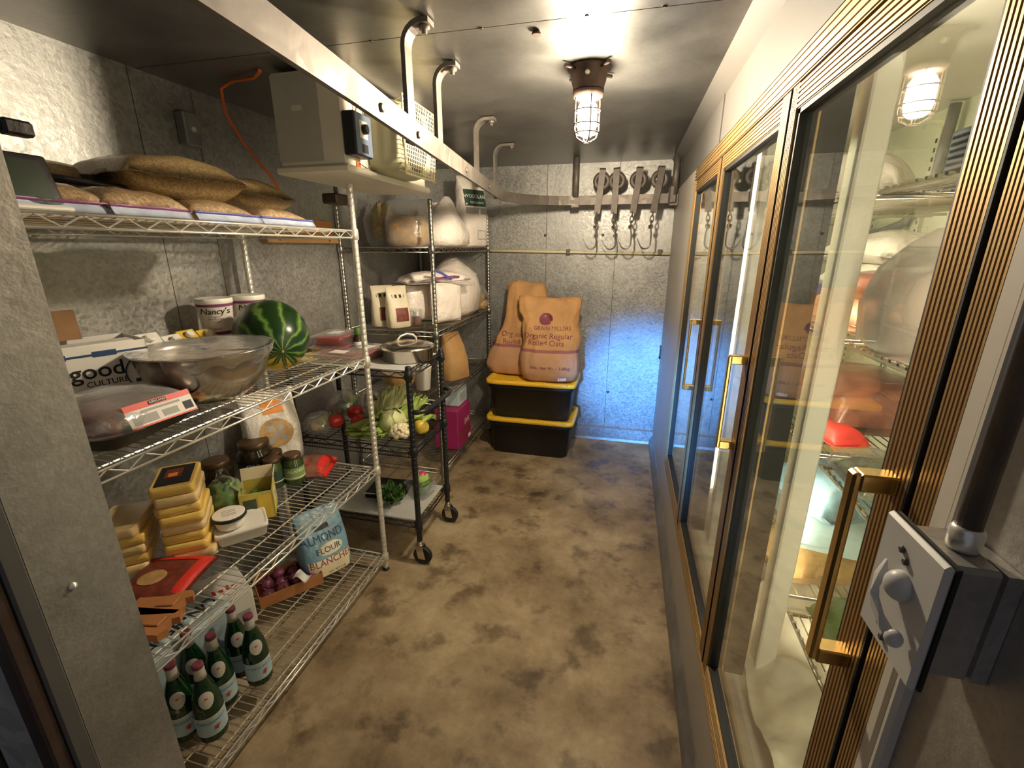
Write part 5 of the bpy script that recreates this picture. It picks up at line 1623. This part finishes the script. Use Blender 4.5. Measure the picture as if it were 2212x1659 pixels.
for k in range(40):
    a = k * 2.4; z = 1 - k / 40 * 1.1; rr_ = math.sqrt(max(0, 1 - min(1, z) ** 2))
    b.blob(.017, .017, .015, (.045 * rr_ * math.cos(a), .045 * rr_ * math.sin(a), .042 + .036 * z), 8, 6, .3, 9, k)
b.build('florets', 'cream_card', t)
l = MB()
for k in range(5):
    leaf(l, (0, 0, .012), 72 * k, 30, .075, .06, 50 + k, .5, .01)
l.build('leaves', 'lettuce', t)
for i, (x, y, z, m, lab) in enumerate(((-.985, 2.02, .0, 'leaf_yellow', 'yellow pepper at the right end of the cart basket'), (-1.40, 2.06, .03, 'pepper_red', 'red pepper in the bagged vegetables, rear one'), (-1.44, 1.94, .02, 'pepper_red', 'red pepper in the bagged vegetables, nearer one'), (-1.33, 1.98, .01, 'pepper_red', 'red pepper beside the pale cabbage in the basket'))):
    t = T('bell_pepper', lab, 'pepper', (x, y, cb + z), i * 50, 'peppers in the cart basket')
    b = MB(); rings = []
    for q in range(9):
        th = PI * (q + .05) / 8.1; ring = []
        for j in range(20):
            ph = 2 * PI * j / 20
            rr_ = .038 * (math.sin(th) ** .7) * (1 + .10 * math.cos(4 * ph))
            ring.append((rr_ * math.cos(ph), rr_ * math.sin(ph), .036 - .036 * math.cos(th)))
        rings.append(ring)
    b.rings(rings, True, True); b.build('fruit', m, t)
    MB().tube([(0, 0, .066), (.002, .001, .078), (.006, .003, .086)], .004, 6).build('stem', 'leaf_dark', t)
def veg_bag(lab, x, y, z, rz, w, l, h, m, seed):
    t = T('vegetable_bag', lab, 'bag', (x, y, cb + z), rz, 'bags of vegetables in the cart basket')
    rnd = random.Random(seed)
    for k in range(7):
        MB().blob(w * .22, l * .2, h * .24, (rnd.uniform(-.25, .25) * w, rnd.uniform(-.28, .28) * l, h * rnd.uniform(.28, .6)), 12, 8, .35, 10, seed + k).build('vegetable', m[k % len(m)], t)
    b = MB(); b.loft([(.0, w * .38, l * .38, 0, 0), (h * .2, w * .5, l * .5, 0, 0), (h * .6, w * .5, l * .5, 0, 0), (h * .95, w * .3, l * .32, 0, 0), (h, w * .1, l * .1, 0, 0)], 30, 2.4, .012, 11, seed); b.build('film', 'film', t)
veg_bag('clear bag of mixed greens and red leaves at the back left of the basket', -1.50, 2.12, 0, 10, .16, .18, .16, ['leaf_dark', 'magenta', 'lettuce'], 4)
veg_bag('clear bag of pale roots at the front left of the basket', -1.525, 1.915, 0, -6, .14, .13, .10, ['lettuce_pale', 'tan_food'], 9)
veg_bag('clear bag of dark beets behind the peppers in the basket', -1.37, 2.16, .02, 4, .12, .12, .14, ['purple_onion', 'meat_dark'], 15)
c3 = ZC3 + .007
t = T('salad_clamshell', 'clear tub of green leaves with a magenta radish on the low cart shelf', 'container', (-1.045, 2.10, c3), -10)
b = MB(); b.blob(.055, .06, .042, (0, 0, .052), 20, 12, .5, 16, 3); b.build('leaves', 'leaf_dark', t)
MB().blob(.022, .026, .018, (.0, .01, .118), 14, 10, .2, 9, 2).build('radish', 'magenta_bright', t)
b = MB(); b.blob(.04, .045, .028, (0, 0, .10), 16, 10, .6, 16, 8); b.build('leaves', 'lettuce', t)
b = MB(); b.loft([(.0005, .055, .065, 0, 0), (.09, .068, .08, 0, 0), (.092, .073, .085, 0, 0), (.096, .073, .085, 0, 0)], 34, 7, caps=False); b.build('tub', 'clam', t)
t = T('dark_tray', 'dark flat tray with a white edge on the low cart shelf', 'tray', (-1.24, 2.08, c3), 6)
MB().box(-.11, .11, -.09, .09, 0, .035, .006).build('tray', 'black_plastic', t)
MB().box(-.112, .114, -.094, -.089, .030, .036).build('edge', 'white_plastic', t)
t = T('kale_bunch', 'dark green bunch of kale on the low cart shelf', 'greens', (-1.16, 1.97, c3 + .008), 20)
for k in range(9):
    l = MB(); leaf(l, (-.02, 0, .012 + .004 * (k % 3)), 40 * k, 18 + 14 * (k % 3), .10, .075, 70 + k, .25, .022)
    l.V = [(vx, vy, max(-.006, vz)) for vx, vy, vz in l.V]
    l.build('leaf', 'leaf_dark', t)

# ================================================================== goods inside the cooler
F1, F2, F3, F4 = 1.714, 1.389, 1.084, .634
def sack_pile(lab, x, y, z, rz, w, l, h, m, seed, cat='bag', group=None, name='white_sack'):
    t = T(name, lab, cat, (x, y, z), rz, group)
    MB().pillow(w, l, h, 20, .012, seed, 9).build('sack_body', m, t)
    return t
G = 'white sacks in the cooler'
sack_pile('cream sack on the second cooler shelf, lowest of the pile', .78, 1.62, F2, 10, .36, .36, .10, 'white_bag', 2, 'sack', G)
sack_pile('cream sack on the second cooler shelf, middle of the pile', .78, 1.60, F2 + .085, -6, .34, .34, .09, 'white_bag', 5, 'sack', G)
sack_pile('cream sack on the second cooler shelf, top of the pile', .78, 1.62, F2 + .165, 14, .30, .32, .09, 'white_bag', 9, 'sack', G)
o = sack_pile('pale pink bag of meat in front of the cream sacks in the cooler', .63, 1.44, F2, 8, .18, .30, .10, 'meat_pale', 3, 'meat', 'bags of meat in the cooler', 'meat_bag')
o = sack_pile('darker red bag of meat on the pale one in the cooler', .66, 1.42, F2 + .085, -12, .17, .22, .07, 'meat_dark', 6, 'meat', 'bags of meat in the cooler', 'meat_bag')
o = sack_pile('small pale meat bag behind the round bag on the second cooler shelf', .78, 1.04, F2, 60, .13, .17, .05, 'meat_pale', 8, 'meat', 'bags of meat in the cooler', 'meat_bag')
t = T('round_meat_bag', 'large round milky bag of meat close to the nearest glass door', 'bag', (.580, 1.035, F2), 0)
b = MB(); b.blob(.085, .10, .085, (0, 0, .085), 24, 16, .25, 10, 4); b.build('meat', 'meat_pale', t)
b = MB(); b.loft([(.0, .06, .08, 0, 0), (.03, .10, .125, 0, 0), (.10, .11, .135, 0, 0), (.17, .095, .11, 0, 0), (.22, .05, .06, 0, 0), (.245, .02, .02, 0, 0)], 36, 2.2, .012, 10, 6); b.build('film', 'film_milky', t)
MB().tube([(.0, 0, .24), (.0, .004, .255), (.0, .012, .265)], .008, 8).build('tie', 'red_plastic', t)
t = T('electrical_box', 'blue grey metal box on the top cooler shelf with two bent pipes', 'box', (.665, 1.08, F1), 0)
MB().box(-.07, .07, -.07, .07, 0, .10, .004).build('case', 'blue_grey', t)
for dx, dy in ((-.02, .03), (.03, -.01)):
    MB().tube([(dx, dy, .10), (dx, dy, .18), (dx + .02, dy + .01, .24), (dx + .07, dy + .03, .28), (dx + .2, dy + .05, .30), (FX - .666, dy + .05, .30)], .013, 10).build('conduit', 'galv_dark', t)
n = MB()
for k in range(7):
    n.box(-.0715, -.07, -.06, .06, .012 + k * .012, .017 + k * .012)
n.build('louvres', 'dark', t)
o = MB().tube([(FX - .03, 2.62, 1.648), (FX - .03, 2.28, 1.657), (FX - .03, 2.12, 1.685), (FX - .03, 2.02, 1.735), (FX - .03, 1.98, 1.81), (FX - .03, 1.97, 2.05)], .016, 10).build('bent_conduit', 'galv_dark')
tag(o, 'grey conduit bending upward along the cooler back wall', 'pipe')
G = 'packs on the third cooler shelf'
sack_pile('large red-brown meat pack on the third cooler shelf', .76, 1.58, F3, 0, .32, .46, .16, 'meat_dark', 4, 'meat', G, 'meat_pack')
sack_pile('red topped packet on the third cooler shelf', .60, 1.36, F3, 10, .10, .17, .045, 'label_red', 7, 'package', G, 'red_packet')
t = sack_pile('brown packet in shiny film on the nearest third cooler shelf', .70, 1.03, F3, 30, .18, .20, .08, 'meat_dark', 11, 'package', G, 'film_packet')
b = MB(); b.pillow(.21, .23, .10, 16, .016, 3, 12); b.build('film', 'film', t)
t = sack_pile('green vegetable packet at the near end of the third cooler shelf', .585, 1.07, F3, 0, .13, .16, .06, 'leaf_dark', 13, 'package', G, 'green_packet')
b = MB(); b.pillow(.16, .19, .075, 14, .014, 8, 12); b.build('film', 'film', t)
G = 'frozen bags on the lowest cooler shelf'
sack_pile('light blue frozen bag on the lowest cooler shelf, top of the pile', .62, 1.37, F4 + .235, 25, .22, .26, .12, 'blue_bag', 2, 'bag', G, 'frozen_bag')
sack_pile('white and blue frozen bag under the light blue one', .63, 1.38, F4 + .13, -12, .24, .28, .12, 'blue_label', 5, 'bag', G, 'frozen_bag')
t = sack_pile('tan bag with dark lettering on the lowest cooler shelf', .62, 1.38, F4, 10, .26, .20, .14, 'tan_food', 7, 'bag', G, 'frozen_bag')
label_on(t, 'SHREDDED', .035, (-.09, .02, .10), ((0, -1, 0), (.6, 0, .8)), 'ink', None)
sack_pile('white and green frozen bag at the near end of the lowest cooler shelf', .63, 1.06, F4, 0, .18, .20, .12, 'leaf_dark', 9, 'bag', G, 'frozen_bag')
sack_pile('crumpled white bag beside the green frozen bag', .575, .92, F4 + .02, 40, .10, .12, .07, 'white_bag', 12, 'bag', G, 'frozen_bag')
def sheetf(u, v):
    x = .435 + .5 * u; y = .55 + 1.0 * v
    return (x, y, .36 + .16 * math.sin(PI * u) * (.5 + .5 * math.sin(PI * v)) + .06 * noise.noise(Vector((x * 7, y * 7, 3))) + .03 * noise.noise(Vector((x * 17, y * 17, 5))))
o = MB().sheet(sheetf, 34, 50, .002).build('plastic_sheet', 'white_sheet')
tag(o, 'crumpled off-white plastic sheet on the cooler floor behind the glass', 'sheet')
G = 'white packages behind the middle and far doors'
for i, (x, y, z, lab) in enumerate(((.66, 2.2, F2, 'white wrapped package on the second shelf behind the farthest cooler door'), (.66, 2.4, F1, 'white wrapped package on the top shelf behind the farthest cooler door'), (.66, 2.25, F3, 'white wrapped package on the third shelf behind the farthest cooler door'), (.66, 1.72, F1, 'white wrapped package on the top shelf behind the middle cooler door'), (.62, 1.78, F4, 'white wrapped package on the lowest shelf behind the middle cooler door'), (.64, 2.3, F4, 'white wrapped package on the lowest shelf behind the farthest cooler door'))):
    sack_pile(lab, x, y, z, i * 17, .26, .30, .16, 'white_bag', i * 3.3, 'package', G, 'white_package')
t = sack_pile('purple and white packet at the left of the cooler meat', .60, 1.72, F2, 20, .12, .14, .10, 'zip_blue', 6, 'package', None, 'purple_packet')
